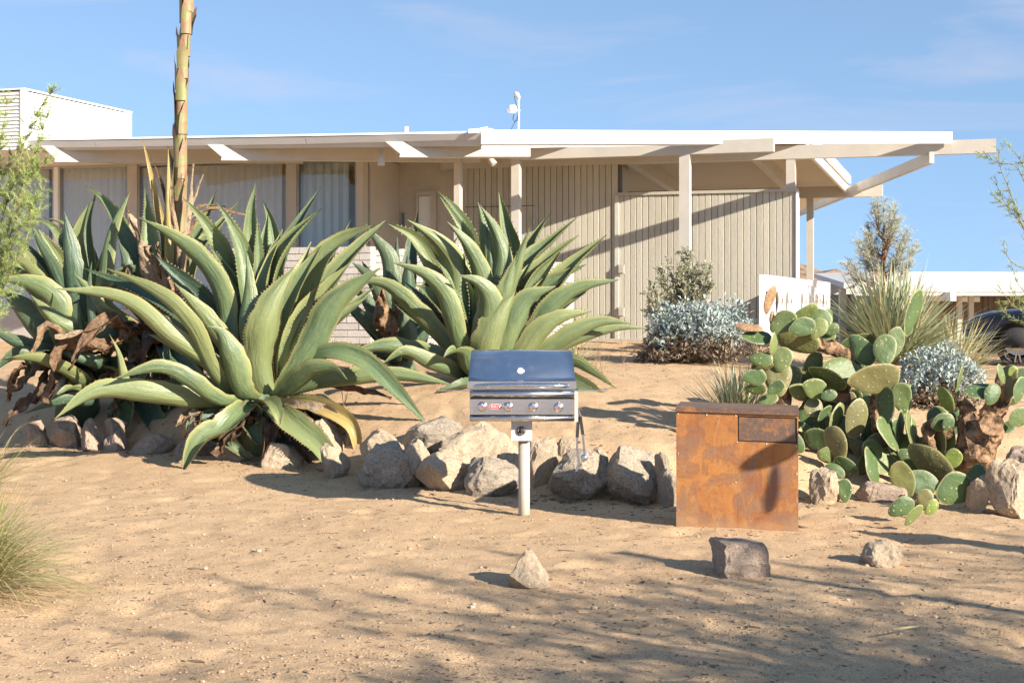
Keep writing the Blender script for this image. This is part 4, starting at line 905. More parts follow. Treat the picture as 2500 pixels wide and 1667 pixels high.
def agave(center_px, Y, label, leaves, mat, seed, fill=0, wscale=1.27, group='agaves in the raised bed', rad=.10):
    rr = random.Random(seed); c = P(*center_px, Y); zg = Gz(c.x, Y)
    t = thing('agave', (c.x, Y, zg), label, 'agave', group)
    mb = MB(); mb.lathe((c.x, Y, zg-.15), Z, [(0, .26), (c.z-zg+.02, .20), (c.z-zg+.2, .12), (c.z-zg+.42, .03)], 14); mb.build('stem_core', M['agave_dark'], t, True)
    for lf in leaves:
        pts, w = lf[0], lf[1]; opt = lf[2] if len(lf) > 2 else {}
        ctrl = [P(x, y, Y+dy) for (x, y, dy) in pts]
        dd = ctrl[-1]-c; dd.z = 0
        base = opt.get('base'); 
        if base is None:
            o_ = dd.normalized()*rad if dd.length > .01 else Vector((0, -rad, 0)); base = c + o_ + Z*rr.uniform(-.03, .05)
        else: base = P(base[0], base[1], Y + base[2])
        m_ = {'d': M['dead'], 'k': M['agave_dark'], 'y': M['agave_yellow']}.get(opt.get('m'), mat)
        dead = opt.get('m') == 'd'
        ob = leaf(t, [base] + ctrl, w/F*Y*wscale, m_, rr, 'dead_leaf' if dead else 'leaf', gut=opt.get('g', (.60 if not dead else .55)), teeth=not dead, crumple=.5 if dead else 0, roll=opt.get('r', 0), axis=opt.get('ax'))
        if dead: ob['label'] = 'dry curled brown leaf'
    for k in range(fill):
        an = rr.uniform(0, 2*math.pi); el = rr.uniform(.7, 1.42); L = rr.uniform(1.0, 1.6); hd = Vector((math.cos(an), abs(math.sin(an))*.9+.1, 0))
        b0 = c + hd*.1; tip = b0 + hd*L*math.cos(el) + Z*L*math.sin(el); mid = b0.lerp(tip, .5) - hd*.08 + Z*.04
        leaf(t, [b0, mid, tip], rr.uniform(.14, .2), mat, rr)
    return t
f = -1
A = [
 ([(560, 925, -.3), (420, 832, -.55), (300, 737, -.6), (137, 704, -.65)], 46),
 ([(526, 925, -.35), (462, 803, -.6), (382, 722, -.65), (255, 653, -.6)], 48),
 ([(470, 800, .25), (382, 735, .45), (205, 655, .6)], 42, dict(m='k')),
 ([(552, 870, .0), (535, 740, .0), (494, 655, -.05), (414, 580, -.2), (338, 530, -.4)], 64),
 ([(592, 850, .25), (548, 660, .35), (503, 560, .3), (447, 483, .2)], 60),
 ([(615, 850, .1), (590, 640, .2), (560, 550, .25), (527, 490, .2)], 52),
 ([(640, 820, .35), (618, 630, .5), (612, 530, .5), (624, 447, .5)], 50),
 ([(660, 800, .3), (672, 640, .5), (664, 550, .6), (642, 490, .7)], 46),
 ([(635, 800, .15), (630, 640, .2), (628, 525, .2)], 34),
 ([(670, 780, .3), (690, 640, .5), (735, 545, .55), (783, 456, .6)], 46, dict(m='k')),
 ([(655, 800, .1), (672, 670, .15), (715, 590, .1), (785, 508, .05)], 56),
 ([(705, 860, .1), (745, 750, .15), (790, 640, .1), (835, 590, .1), (913, 549, .05)], 64),
 ([(740, 760, .35), (800, 650, .4), (859, 532, .5)], 34),
 ([(740, 850, .1), (795, 725, .2), (850, 640, .25), (942, 538, .35)], 56),
 ([(715, 920, -.1), (768, 840, -.15), (818, 745, -.2), (929, 653, -.2)], 62),
 ([(610, 900, -.15), (590, 800, -.2), (600, 710, -.15), (604, 621, -.1)], 54),
 ([(640, 890, -.2), (655, 800, -.32), (678, 730, -.3), (719, 650, -.2)], 72),
 ([(670, 850, .0), (700, 760, .0), (735, 680, 0), (786, 597, .05)], 44),
 ([(585, 955, -.35), (560, 880, -.5), (535, 815, -.55), (505, 796, -.62)], 62, dict(ax=(-.35, -.9, 0))),
 ([(540, 985, -.4), (462, 938, -.6), (390, 905, -.7), (277, 924, -.8)], 46),
 ([(500, 985, -.3), (370, 970, -.55), (240, 962, -.7), (131, 1023, -.85)], 56),
 ([(585, 1012, -.45), (545, 1052, -.6), (490, 1080, -.66), (443, 1160, -.66)], 54),
 ([(674, 1004, -.4), (715, 1045, -.62), (780, 1100, -.72), (820, 1165, -.75), (848, 1180, -.76)], 56),
 ([(655, 985, -.45), (672, 1005, -.6), (683, 1046, -.65)], 36, dict(base=(628, 975, -.2))),
 ([(700, 958, -.25), (765, 912, -.5), (815, 905, -.6), (848, 926, -.66)], 52),
 ([(720, 930, .0), (790, 868, -.2), (880, 885, -.35), (960, 955, -.45), (1052, 1046, -.5)], 48),
 ([(740, 950, -.1), (810, 935, -.15), (960, 922, -.15), (1103, 938, -.2)], 44),
 ([(760, 940, .1), (830, 945, .15), (957, 970, .1)], 26, dict(m='d')),
 ([(720, 985, -.3), (790, 1000, -.5), (858, 1040, -.6), (872, 1100, -.6), (858, 1140, -.58)], 38, dict(m='y')),
 ([(700, 990, -.3), (770, 1000, -.48), (840, 1050, -.57), (850, 1110, -.57), (885, 1190, -.6)], 30, dict(m='d')),
 ([(550, 830, .3), (450, 700, .35), (379, 624, .3)], 66, dict(m='k')),
 ([(560, 880, .2), (480, 850, .15), (420, 795, .1), (380, 760, .0)], 44, dict(m='k')),
 ([(600, 760, .5), (560, 640, .7), (540, 570, .8)], 44), ([(700, 740, .6), (740, 650, .8), (760, 590, .9)], 44),
 ([(610, 1015, -.3), (620, 1060, -.4), (640, 1090, -.42)], 46, dict(m='k')), ([(560, 1010, -.2), (470, 1030, -.35), (458, 1058, -.4)], 30, dict(m='k')),
 ([(500, 940, .2), (440, 880, .3), (415, 850, .35), (425, 940, .1)], 34, dict(m='k')),
 ([(640, 860, .0), (650, 700, .1), (690, 560, .2)], 46), ([(600, 880, .1), (570, 720, .2), (515, 600, .25)], 48), ([(690, 880, .0), (760, 760, .05), (850, 645, .1)], 50), ([(700, 850, .2), (752, 700, .3), (822, 575, .35)], 46), ([(580, 900, -.05), (500, 790, -.1), (425, 690, -.15)], 52), ([(560, 930, -.2), (470, 870, -.3), (360, 815, -.4)], 48), ([(625, 850, .2), (640, 660, .35), (655, 520, .4)], 44),
 ([(640, 1000, -.3), (600, 1040, -.4), (560, 1085, -.42)], 30, dict(m='d')), ([(620, 1010, -.3), (560, 1060, -.5), (520, 1110, -.55)], 34, dict(m='d')), ([(660, 1010, -.35), (660, 1070, -.55), (640, 1120, -.6)], 34, dict(m='d')), ([(690, 1010, -.35), (720, 1080, -.55), (760, 1130, -.6)], 30, dict(m='d')), ([(560, 1005, -.3), (500, 1060, -.4), (470, 1110, -.5)], 26, dict(m='d')), ([(680, 1010, -.3), (700, 1060, -.4), (740, 1100, -.4)], 28, dict(m='d')),
]
agave((645, 978), 14.35, 'largest grey-green agave rosette spilling over the rock edging', A, M['agave'], 11, fill=15)
B = [
 ([(1165, 780, .2), (1150, 620, .4), (1120, 530, .4), (1069, 466, .4)], 46), ([(1160, 780, .1), (1140, 610, .25), (1110, 540, .25), (1075, 482, .2)], 44),
 ([(1172, 800, .0), (1170, 680, .0), (1138, 600, -.1), (1092, 541, -.15)], 50),
 ([(1185, 780, .05), (1190, 640, .1), (1180, 560, .1), (1167, 494, .1)], 52), ([(1195, 790, .0), (1228, 650, .0), (1212, 570, .0), (1171, 499, -.05)], 50),
 ([(1210, 760, .3), (1250, 620, .4), (1236, 545, .4), (1217, 469, .4)], 50),
 ([(1240, 760, .3), (1285, 640, .5), (1310, 580, .5), (1346, 517, .5)], 44), ([(1235, 780, .2), (1290, 650, .35), (1345, 595, .4), (1408, 531, .4)], 48),
 ([(1240, 790, .1), (1290, 685, .2), (1345, 632, .25), (1413, 574, .25)], 44), ([(1270, 840, .1), (1325, 745, .2), (1390, 665, .25), (1481, 573, .25)], 52),
 ([(1225, 780, -.05), (1265, 660, -.1), (1278, 610, -.1), (1294, 555, -.1)], 34),
 ([(1140, 860, .0), (1115, 750, .1), (1110, 660, .1), (1070, 595, .0), (994, 536, -.1)], 56),
 ([(1120, 820, .2), (1085, 720, .35), (1046, 640, .35), (1008, 583, .3), (945, 545, .25)], 60),
 ([(1130, 880, -.25), (1098, 790, -.4), (1076, 722, -.45), (1030, 674, -.5), (955, 639, -.55)], 52),
 ([(1120, 880, .0), (1060, 818, .0), (995, 755, -.05), (935, 700, -.1), (850, 687, -.15)], 54),
 ([(1172, 850, -.35), (1190, 750, -.5), (1170, 700, -.55), (1120, 671, -.6)], 64, dict(ax=(-.5, -.8, 0))),
 ([(1195, 870, -.4), (1212, 810, -.5), (1232, 757, -.5), (1259, 710, -.45)], 70), ([(1215, 820, -.15), (1242, 720, -.2), (1252, 670, -.2), (1259, 622, -.2)], 52),
 ([(1235, 870, -.3), (1268, 780, -.4), (1295, 735, -.4), (1356, 699, -.4)], 68), ([(1260, 830, .1), (1330, 710, .2), (1370, 678, .2), (1432, 645, .2)], 42),
 ([(1290, 840, -.05), (1358, 750, -.1), (1420, 708, -.1), (1511, 683, -.1)], 50), ([(1270, 880, -.3), (1320, 820, -.4), (1365, 785, -.42), (1446, 759, -.4)], 52),
 ([(1300, 890, -.2), (1395, 825, -.3), (1465, 792, -.3), (1545, 789, -.3)], 46), ([(1300, 890, -.05), (1400, 838, -.1), (1500, 806, -.1), (1582, 801, -.1)], 34),
 ([(1110, 912, -.3), (1046, 893, -.5), (990, 864, -.6), (934, 887, -.65)], 44), ([(1100, 880, .0), (1000, 862, .0), (938, 850, -.05), (854, 860, -.1)], 46),
 ([(1140, 905, -.4), (1128, 868, -.55), (1108, 860, -.65), (1081, 873, -.72)], 48, dict(ax=(-.4, -.9, 0))),
 ([(1330, 910, -.3), (1390, 890, -.45), (1435, 908, -.5), (1505, 948, -.55)], 44), ([(1330, 930, -.5), (1405, 948, -.7), (1465, 985, -.8), (1560, 1029, -.8)], 48),
 ([(1330, 950, -.5), (1405, 970, -.7), (1428, 1034, -.8), (1492, 1056, -.8)], 32), ([(1300, 960, -.6), (1370, 970, -.7), (1440, 1000, -.72)], 30, dict(m='k')),
 ([(1170, 850, .0), (1140, 740, .1), (1058, 615, .15)], 48), ([(1230, 840, .1), (1290, 720, .2), (1372, 608, .25)], 48), ([(1205, 820, .0), (1205, 690, .05), (1192, 560, .1)], 46), ([(1150, 860, .1), (1090, 760, .2), (1010, 690, .25)], 46), ([(1250, 860, .0), (1330, 780, .05), (1440, 705, .1)], 46),
 ([(1150, 940, -.5), (1110, 950, -.6), (1060, 960, -.6)], 34, dict(m='k')),
]
agave((1188, 930), 15.3, 'broad upright agave rosette rising behind the grill', B, M['agave'], 12, fill=13)
Cc = [
 ([(360, 640, .0), (354, 540, .05), (353, 459, .05)], 50), ([(250, 750, -.1), (249, 650, -.15), (270, 555, -.15), (317, 470, -.15)], 44),
 ([(330, 640, .3), (268, 515, .5), (209, 452, .6)], 44), ([(450, 640, .3), (500, 545, .4), (530, 462, .4)], 34), ([(480, 640, .3), (545, 545, .4), (588, 488, .4)], 36),
 ([(400, 600, .05), (382, 520, .05), (360, 405, .05), (347, 336, .05)], 22, dict(m='y')), ([(410, 600, -.1), (408, 470, -.1), (411, 362, -.1)], 20, dict(m='y')),
 ([(420, 600, .1), (399, 470, .1), (371, 385, .1)], 13, dict(m='d')), ([(440, 600, .1), (474, 485, .1), (497, 426, .1)], 11, dict(m='d')),
 ([(450, 590, .0), (485, 508, .0), (551, 503, .0)], 11, dict(m='d')), ([(455, 600, -.05), (490, 525, -.05), (530, 512, -.05), (602, 524, -.05)], 12, dict(m='d')),
 ([(440, 640, -.2), (428, 560, -.25), (418, 480, -.2), (425, 395, -.2)], 15, dict(m='d')), ([(452, 620, -.2), (462, 540, -.22), (468, 470, -.2), (472, 400, -.2)], 14, dict(m='d')),
 ([(370, 720, -.35), (345, 620, -.4), (330, 560, -.4), (312, 515, -.35)], 26, dict(m='d')), ([(390, 740, -.3), (372, 650, -.4), (362, 600, -.4)], 40, dict(m='d')),
 ([(400, 730, -.35), (392, 660, -.45), (385, 590, -.45)], 34, dict(m='d')), ([(350, 740, -.4), (320, 690, -.45), (312, 650, -.45)], 30, dict(m='d')), ([(410, 760, -.3), (415, 690, -.4), (400, 640, -.4)], 30, dict(m='d')),
 ([(300, 720, -.3), (300, 640, -.35), (290, 590, -.3)], 50, dict(m='k')), ([(360, 760, -.2), (330, 670, -.3), (300, 660, -.4), (275, 665, -.45)], 40, dict(m='k')),
 ([(250, 780, -.5), (215, 720, -.6), (182, 668, -.6)], 52), ([(230, 840, -.5), (218, 780, -.6), (214, 700, -.6), (224, 640, -.6)], 26, dict(m='k')),
 ([(280, 785, -.6), (207, 812, -.8), (134, 824, -.9)], 30, dict(m='d')), ([(300, 800, -.6), (260, 785, -.7), (200, 850, -.85), (168, 905, -.9)], 32, dict(m='d')),
 ([(330, 800, -.5), (290, 840, -.7), (250, 860, -.8)], 30, dict(m='d')), ([(380, 820, -.5), (362, 840, -.7), (345, 895, -.8)], 34, dict(m='d')), ([(360, 850, -.5), (320, 880, -.7), (300, 900, -.75)], 30, dict(m='d')),
 ([(250, 850, -.5), (155, 850, -.7), (125, 930, -.8), (108, 982, -.85)], 38, dict(m='d')), ([(200, 850, -.4), (120, 800, -.6), (95, 830, -.6), (70, 880, -.65)], 26, dict(m='d')),
 ([(390, 830, -.2), (410, 860, -.3), (425, 930, -.4)], 40, dict(m='k')), ([(320, 960, -.8), (287, 860, -.95), (266, 814, -.95)], 24),
]
stalk_parent = agave((420, 830), 15.75, 'dying agave with tall flower stalk and brown curled leaves', Cc, M['agave'], 13, fill=2)
Dd = [
 ([(215, 760, .1), (195, 600, .2), (200, 550, .2), (220, 492, .2)], 42), ([(230, 740, .2), (218, 560, .3), (235, 468, .3)], 36, dict(m='k')),
 ([(175, 760, -.15), (165, 650, -.2), (160, 590, -.2), (158, 516, -.2)], 58, dict(m='k')), ([(200, 700, .3), (134, 562, .4), (69, 540, .4)], 34), ([(230, 660, .5), (170, 560, .6), (100, 528, .65)], 22),
 ([(150, 740, -.1), (118, 650, -.15), (96, 605, -.15), (73, 541, -.15)], 44, dict(m='k')), ([(165, 730, .1), (140, 640, .15), (118, 600, .15), (92, 557, .15)], 46),
 ([(130, 720, .2), (75, 625, .25), (13, 568, .3)], 34, dict(m='k')), ([(120, 750, -.1), (75, 672, -.15), (32, 632, -.15), (-18, 594, -.15)], 44),
 ([(110, 760, .0), (38, 668, .0), (-40, 628, .0)], 46), ([(130, 800, -.3), (125, 740, -.35), (64, 700, -.4), (-10, 680, -.45)], 62),
 ([(100, 830, -.1), (45, 760, -.1), (-10, 690, -.1)], 60, dict(m='k')), ([(210, 830, -.5), (155, 805, -.7), (118, 770, -.75), (75, 720, -.75)], 48),
 ([(205, 940, -.5), (153, 910, -.8), (80, 880, -.95), (-3, 878, -1.0)], 46), ([(240, 900, -.6), (178, 872, -.8), (137, 843, -.85)], 44, dict(m='k')),
 ([(205, 850, -.6), (198, 790, -.65), (189, 728, -.65)], 20), ([(215, 955, -.6), (172, 950, -.8), (126, 972, -.9)], 34), ([(230, 980, -.5), (155, 985, -.7), (60, 1008, -.85)], 40, dict(m='k')),
 ([(300, 990, -.5), (285, 1060, -.75), (255, 1095, -.8), (232, 1128, -.8)], 34, dict(g=.8)), ([(340, 985, -.4), (372, 1030, -.6), (398, 1080, -.68), (412, 1137, -.7)], 56, dict(m='k')),
 ([(100, 900, -.4), (50, 870, -.5), (-20, 910, -.6)], 40, dict(m='k')), ([(150, 920, -.5), (110, 960, -.7), (40, 1000, -.8), (10, 1040, -.8)], 34, dict(m='d')),
 ([(120, 880, -.5), (60, 930, -.65), (20, 960, -.7)], 30, dict(m='d')), ([(90, 860, -.3), (30, 840, -.4), (-30, 800, -.45)], 40, dict(m='k')), ([(170, 900, -.5), (140, 930, -.7), (118, 975, -.75)], 36, dict(m='d')),
 ([(260, 820, -.5), (330, 850, -.6), (370, 930, -.7)], 40, dict(m='k')), ([(280, 900, -.6), (350, 930, -.7), (390, 970, -.7)], 40, dict(m='k')),
]
agave((190, 880), 16.0, 'crowded grey-green agave next to the feathery shrub', Dd, M['agave'], 14, fill=9)
Ff = [
 ([(950, 760, .0), (940, 640, .0), (915, 590, .0), (892, 545, .0)], 52), ([(1000, 740, .2), (1010, 600, .3), (1022, 513, .3)], 38), ([(975, 740, .1), (970, 650, .1), (969, 569, .1)], 22),
 ([(1040, 740, .2), (1080, 640, .3), (1117, 580, .3)], 36), ([(1000, 800, -.2), (1000, 690, -.25), (994, 622, -.25)], 40), ([(940, 780, -.1), (900, 690, -.1), (860, 640, -.1)], 50),
 ([(960, 850, -.2), (900, 800, -.3), (850, 748, -.3)], 52), ([(940, 820, -.1), (890, 740, -.1), (858, 690, -.1)], 44), ([(1030, 800, .0), (1060, 700, .0), (1080, 620, .0)], 46),
 ([(950, 820, -.4), (930, 760, -.5), (935, 700, -.5)], 44, dict(m='d')), ([(970, 880, -.3), (900, 862, -.5), (855, 850, -.5)], 40), ([(1000, 860, -.3), (985, 780, -.4), (960, 700, -.4)], 56),
 ([(1020, 870, -.2), (1040, 790, -.3), (1030, 700, -.3)], 50), ([(980, 740, -.45), (1010, 720, -.5), (1050, 760, -.5)], 26, dict(m='d')),
]
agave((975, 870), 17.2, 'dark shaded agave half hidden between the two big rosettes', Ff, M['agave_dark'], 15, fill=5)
rt = random.Random(404)                       # thatch of old leaves under the crowded plants
for k in range(64):
    if k < 40: x, y, Yt = rt.uniform(40, 480), rt.uniform(850, 1040), 15.75
    else: x, y, Yt = rt.uniform(470, 760), rt.uniform(1000, 1095), 14.2
    a = rt.uniform(-.6, 1.2); L = rt.uniform(60, 130); sg = rt.choice((-1, 1)); pts = [(x, y-30, rt.uniform(-.1, .25)), (x + sg*L*.45, y - 22 + rt.uniform(-15, 20), rt.uniform(-.3, .1)), (x + sg*L*.9, y + rt.uniform(10, 60), rt.uniform(-.35, .05))]
    ctrl = [P(px, py, Yt + dy) for px, py, dy in pts]
    dk = rt.random() < .35
    leaf(stalk_parent, ctrl, rt.uniform(.09, .17), M['agave_dark'] if dk else M['dead'], rt, 'leaf' if dk else 'dead_leaf', gut=.5, teeth=dk, crumple=0 if dk else .4)
# flower stalk with clasping bracts
def mat_stalk():
    m, nt, b = newmat('flower_stalk', .5, .4); v = coords(nt); n = noisetex(nt, v, 7, 6, .65, .8); s = attr(nt, 's')
    c = mixrgb(nt, ramp(nt, n, ((.38, 0), (.62, 1))), (.19, .21, .075), (.26, .21, .10)); c = mixrgb(nt, ramp(nt, n, ((.52, 0), (.62, .85))), c, (.26, .14, .09))
    c = mixrgb(nt, ramp(nt, s, ((.45, 0), (.9, 1))), c, (.25, .13, .085)); nt.links.new(c, b.inputs['Base Color']); bumpn(nt, b, n, .4, .02); return m
MS = mat_stalk(); SY = 15.75
sp = [P(x, y, SY) for x, y in ((432, 800), (438, 640), (440, 480), (441, 340), (444, 200), (452, 80), (461, -60), (470, -260))]
mb = MB(); pts, L = resample(sp, 40); mb.tube(pts, [.060*(1-.18*k/39)*(1+.05*math.sin(k*1.9)) for k in range(40)], 16); mb.at = {'s': [0.0]*len(mb.v)}
stk = mb.build('flower_stalk', MS, stalk_parent, True); rr = random.Random(5)
for k in range(48):
    p = pts[min(38, 4+int(k*.7))]; an = k*2.399 + 1.0 + rr.uniform(-.5, .5); rad = .062*(1-.12*k/47)*rr.uniform(.98, 1.12); d = Vector((math.cos(an), math.sin(an), 0)); s_ = Vector((-d.y, d.x, 0)); Lb = rr.uniform(.24, .5); open_ = rr.uniform(0, .015) if rr.random() < .7 else rr.uniform(.04, .11)
    mb = MB(); SA = []
    n = 9
    for j in range(n):
        s = j/(n-1); hw = .068*(1-s)**.7*(.8+.5*s) + .002; out = rad*1.02 + .008 + open_*s*s*1.2
        for c in (-1, -.5, 0, .5, 1):
            ang = c*hw/rad; q = d*math.cos(ang)*out + s_*math.sin(ang)*out if s < .75 else d*out + s_*c*hw
            mb.vert(p + q + Z*(s*Lb - .08)); SA.append(s)
    for j in range(n-1):
        for c in range(4): mb.face((j*5+c, j*5+c+1, j*5+6+c, j*5+5+c))
    mb.at = {'s': SA}; mb.build('bract', MS, stk, True)

# ------------------------------------------------------------------ prickly pears
def pad(parent, px, py, ln, wd, ang, Y, lit, mat, rr, name='pad', thick=None):
    L = ln/F*Y; Wt = wd/F*Y; tw = max(Wt, .60*L); phi = math.acos(min(1, Wt/tw)) if Wt < tw else .15
    a = math.radians(ang); lx = Vector((math.cos(a), rr.uniform(-.25, .25), math.sin(a))).normalized(); wx0 = Vector((-math.sin(a), 0, math.cos(a)))
    best = None
    for sg in (1, -1):
        wx = (wx0*math.cos(phi) + Vector((0, 1, 0))*math.sin(phi)*sg); wx = (wx - lx*wx.dot(lx)).normalized(); nn = lx.cross(wx); nn = -nn if nn.y > 0 else nn
        sc = nn.dot(SUNV)*(1 if lit else -1)
        if best is None or sc > best[0]: best = (sc, wx, nn)
    wx, nn = best[1], best[2]
    hz = abs(lx.z)*L*.5 + abs(wx.z)*tw*.5; Y0 = Y
    while Y > 10.55 and P(px, py, Y).z - hz*Y/Y0*.92 < Gz(P(px, py, Y).x, Y, False): Y -= .05
    L *= Y/Y0; tw *= Y/Y0; c = P(px, py, Y); th = thick or (.016 + .028*L); mb = MB(); RA = []; seg = 26; rings = (0.0, .35, .62, .82, .93, 1.0); bend = rr.uniform(-.10, .14)
    ph = rr.uniform(0, 6)
    for side in (1, -1):
        i0 = len(mb.v)
        for r in rings:
            for q in range(seg if r > 0 else 1):
                t = 2*math.pi*q/seg; x = r*math.cos(t); y = r*math.sin(t); eg = 1 + .16*x - .05*x*x
                wob = 1 + .03*math.sin(3*t+ph) + .02*math.sin(5*t+ph*2)
                hgt = th*.5*math.sqrt(max(0, 1-r**3.2))*side
                mb.vert(c + lx*(x*L/2*wob) + wx*(y*tw/2*eg*wob) + nn*(hgt + bend*L*(x*x*.5+y*y*.3) + .012*L*math.sin(4*x+ph)*math.cos(3*y))); RA.append(r)
        base = i0
        for q in range(seg):
            q2 = (q+1) % seg; f_ = (base, base+1+q, base+1+q2); mb.face(f_ if side > 0 else f_[::-1])
            for k in range(len(rings)-2):
                b0 = base+1+k*seg; f_ = (b0+q, b0+seg+q, b0+seg+q2, b0+q2); mb.face(f_ if side > 0 else f_[::-1])
    mb.at = {'r': RA}; return mb.build(name, mat, parent, True)
def z7(x, y): return 1800+x/3.357, 600+y/3.357
def z8(x, y): return 2000+x/3.136, 900+y/3.136
pear = thing('prickly_pear', (2.95, 12.75, Gz(2.95, 12.75)), 'sprawling prickly pear cactus beside the rusted cabinet, pads hanging to the ground', 'cactus', 'prickly pears along the bed')
PY = 12.7
pl7 = [(375,630,225,155,35,-.15,0,'g'),(560,545,210,90,25,.05,0,'g'),(530,665,215,135,15,-.2,0,'g'),(660,590,220,140,-10,.1,1,'g'),(665,680,180,115,55,-.1,0,'g'),(745,600,160,80,90,.15,1,'g'),(160,755,245,95,0,-.1,1,'g'),(305,805,185,70,80,-.15,1,'g'),(770,690,130,90,20,.2,0,'g'),(730,740,150,90,10,.25,1,'g'),
 (500,770,340,165,-10,.05,0,'s'),(365,930,190,150,70,-.05,0,'g'),(195,930,185,105,0,-.15,1,'g'),(200,980,170,80,8,-.05,0,'b'),(330,1080,290,200,90,.0,0,'s'),(140,1075,190,120,0,-.1,0,'g'),(150,1170,165,85,0,-.05,0,'g'),(315,1160,145,95,35,-.2,1,'g'),(250,1260,160,80,20,-.1,1,'g'),
 (960,800,320,140,20,.3,0,'g'),(1020,850,270,150,-55,-.05,0,'g'),(1210,855,245,165,80,-.15,0,'g'),(1290,790,235,140,75,.05,1,'g'),(1435,545,375,140,72,.1,1,'g'),(620,980,215,125,70,.2,0,'g'),(860,1010,310,165,-10,-.05,1,'g'),(920,1040,200,110,20,.02,0,'g'),(740,1070,330,105,-30,-.1,0,'g'),
 (1120,1085,410,215,5,-.2,0,'b'),(515,1195,190,125,-20,.0,0,'g'),(630,1165,195,150,-20,-.1,0,'g'),(750,1225,125,80,15,-.15,1,'g'),(625,1325,150,140,30,-.05,0,'b'),(710,1370,155,65,45,-.12,1,'g'),(820,1410,245,105,65,-.05,1,'g'),(975,1420,310,170,80,-.15,1,'b'),(1060,1280,145,90,10,-.05,1,'g'),
 (1225,1310,285,95,88,-.2,0,'g'),(1350,1245,245,145,100,-.15,0,'g'),(1410,1205,130,75,90,-.05,1,'g'),(1140,1290,230,60,88,.0,1,'s'),(1050,960,180,60,60,.1,1,'g'),(560,1400,230,120,75,.15,0,'g'),(900,1300,200,110,60,.15,0,'b'),(1080,1440,200,110,80,.1,1,'g')]
pl8 = [(520,500,270,105,120,-.15,1,'g'),(620,470,280,90,85,-.05,1,'g'),(680,450,240,70,92,-.12,1,'g'),(730,480,200,60,100,-.05,1,'g'),(130,575,265,125,108,-.1,0,'b'),(60,660,140,115,-10,-.05,0,'g'),(205,740,190,95,-38,-.12,0,'g'),(120,780,150,90,-30,-.02,1,'g'),(75,890,150,65,42,-.15,0,'g'),(195,930,165,100,92,-.18,0,'g'),
 (415,750,295,110,100,-.15,1,'g'),(330,740,150,80,90,-.05,1,'g'),(450,640,140,130,40,.1,0,'g'),(850,730,385,175,-42,-.3,0,'b'),(640,850,275,155,108,-.32,0,'b'),(790,870,230,170,-30,-.22,1,'g'),(700,680,190,110,-30,-.12,1,'g'),(740,790,260,140,-50,-.18,0,'g'),(1030,920,270,225,20,-.2,0,'g'),(1020,690,155,115,60,-.25,0,'y'),
 (1180,860,260,95,62,-.1,0,'g'),(1110,780,180,90,-20,.0,0,'g'),(1120,715,120,45,0,-.05,0,'g'),(630,1060,200,130,25,-.35,0,'g'),(720,1120,185,85,50,-.4,1,'g'),(860,1060,125,85,55,-.4,1,'y'),(810,1000,150,110,90,-.2,0,'b'),(545,680,170,110,30,.0,0,'g'),(300,600,150,100,-40,.1,0,'b'),(180,480,220,120,80,.15,0,'g')]
rr = random.Random(21); MM = dict(g=M['pad'], b=M['pad_brown'], s=M['pad_brown'], y=M['pad_bright'])
for x, y, l, w, a, dy, lt, m in pl7: px, py = z7(x, y); pad(pear, px, py, l/3.357*1.1, w/3.357*1.15, a, PY+dy, lt, MM[m], rr, thick=.09 if m == 's' else None)
for x, y, l, w, a, dy, lt, m in pl8: px, py = z8(x, y); pad(pear, px, py, l/3.136*1.12, w/3.136*1.15, a, PY-.15+dy, lt, MM[m], rr)
for k in range(46):                        # crowded pads further back in the clump
    px, py = (rr.uniform(1870, 2130), rr.uniform(930, 1090)) if k < 30 else (rr.uniform(2120, 2330), rr.uniform(1020, 1120))
    l = rr.uniform(70, 100); pad(pear, px, py, l, l*rr.uniform(.35, .75), rr.uniform(20, 160), PY + rr.uniform(.05, .3), rr.random() < .4, MM['g'] if rr.random() < .75 else MM['b'], rr)
for x, y, l, w, a, dy in ((262, 440, 250, 95, 76, -.1), (280, 590, 130, 40, 85, -.1), (90, 670, 240, 60, -8, -.1)):
    px, py = z7(x, y); o = pad(pear, px, py, l/3.357, w/3.357, a, PY+dy, 1, M['pad_dead'], rr, 'dead_pad', .03); o['label'] = 'shrivelled brown dead pad'
def woody(parent, pts, rad, name):
    mb = MB(); ps, L = resample(pts, 34); rads = np.interp(np.linspace(0, 1, 34), np.linspace(0, 1, len(rad)), rad); mb.tube(ps, list(rads), 24)
    for i, v in enumerate(mb.v):
        q = Vector(v); n = Vector((noise.noise(q*9), noise.noise(q*9+Vector((5, 5, 5))), noise.noise(q*9+Vector((9, 1, 4))))); n2 = Vector((noise.noise(q*24), noise.noise(q*24+Vector((3, 7, 1))), noise.noise(q*24+Vector((8, 2, 6))))); mb.v[i] = tuple(q + n*.035 + n2*.018)
    return mb.build(name, M['wood_dead'], parent)
q = lambda x, y, dy: P(*z7(x, y), PY+dy)
woody(pear, [P(2070, 1160, 12.9), q(900, 1500, .15), q(870, 1250, .1), q(960, 1000, .1)], [.10, .085, .07, .05], 'trunk')
woody(pear, [q(1000, 990, .1), q(900, 900, .05), q(760, 830, .05), q(640, 800, .05)], [.045, .06, .065, .05], 'branch'); woody(pear, [P(2150, 1190, 12.7), P(2140, 1080, 12.65), P(2138, 960, 12.6)], [.07, .05, .035], 'trunk')
woody(pear, [P(1935, 1180, 12.9), P(1915, 1040, 12.8), P(1900, 900, 12.75)], [.08, .07, .05], 'trunk')
pear2 = thing('prickly_pear', (3.85, 12.5, Gz(3.85, 12.5)), 'old prickly pear with thick brown woody stump and few pads', 'cactus', 'prickly pears along the bed')
q8 = lambda x, y, dy: P(*z8(x, y), 12.4+dy)
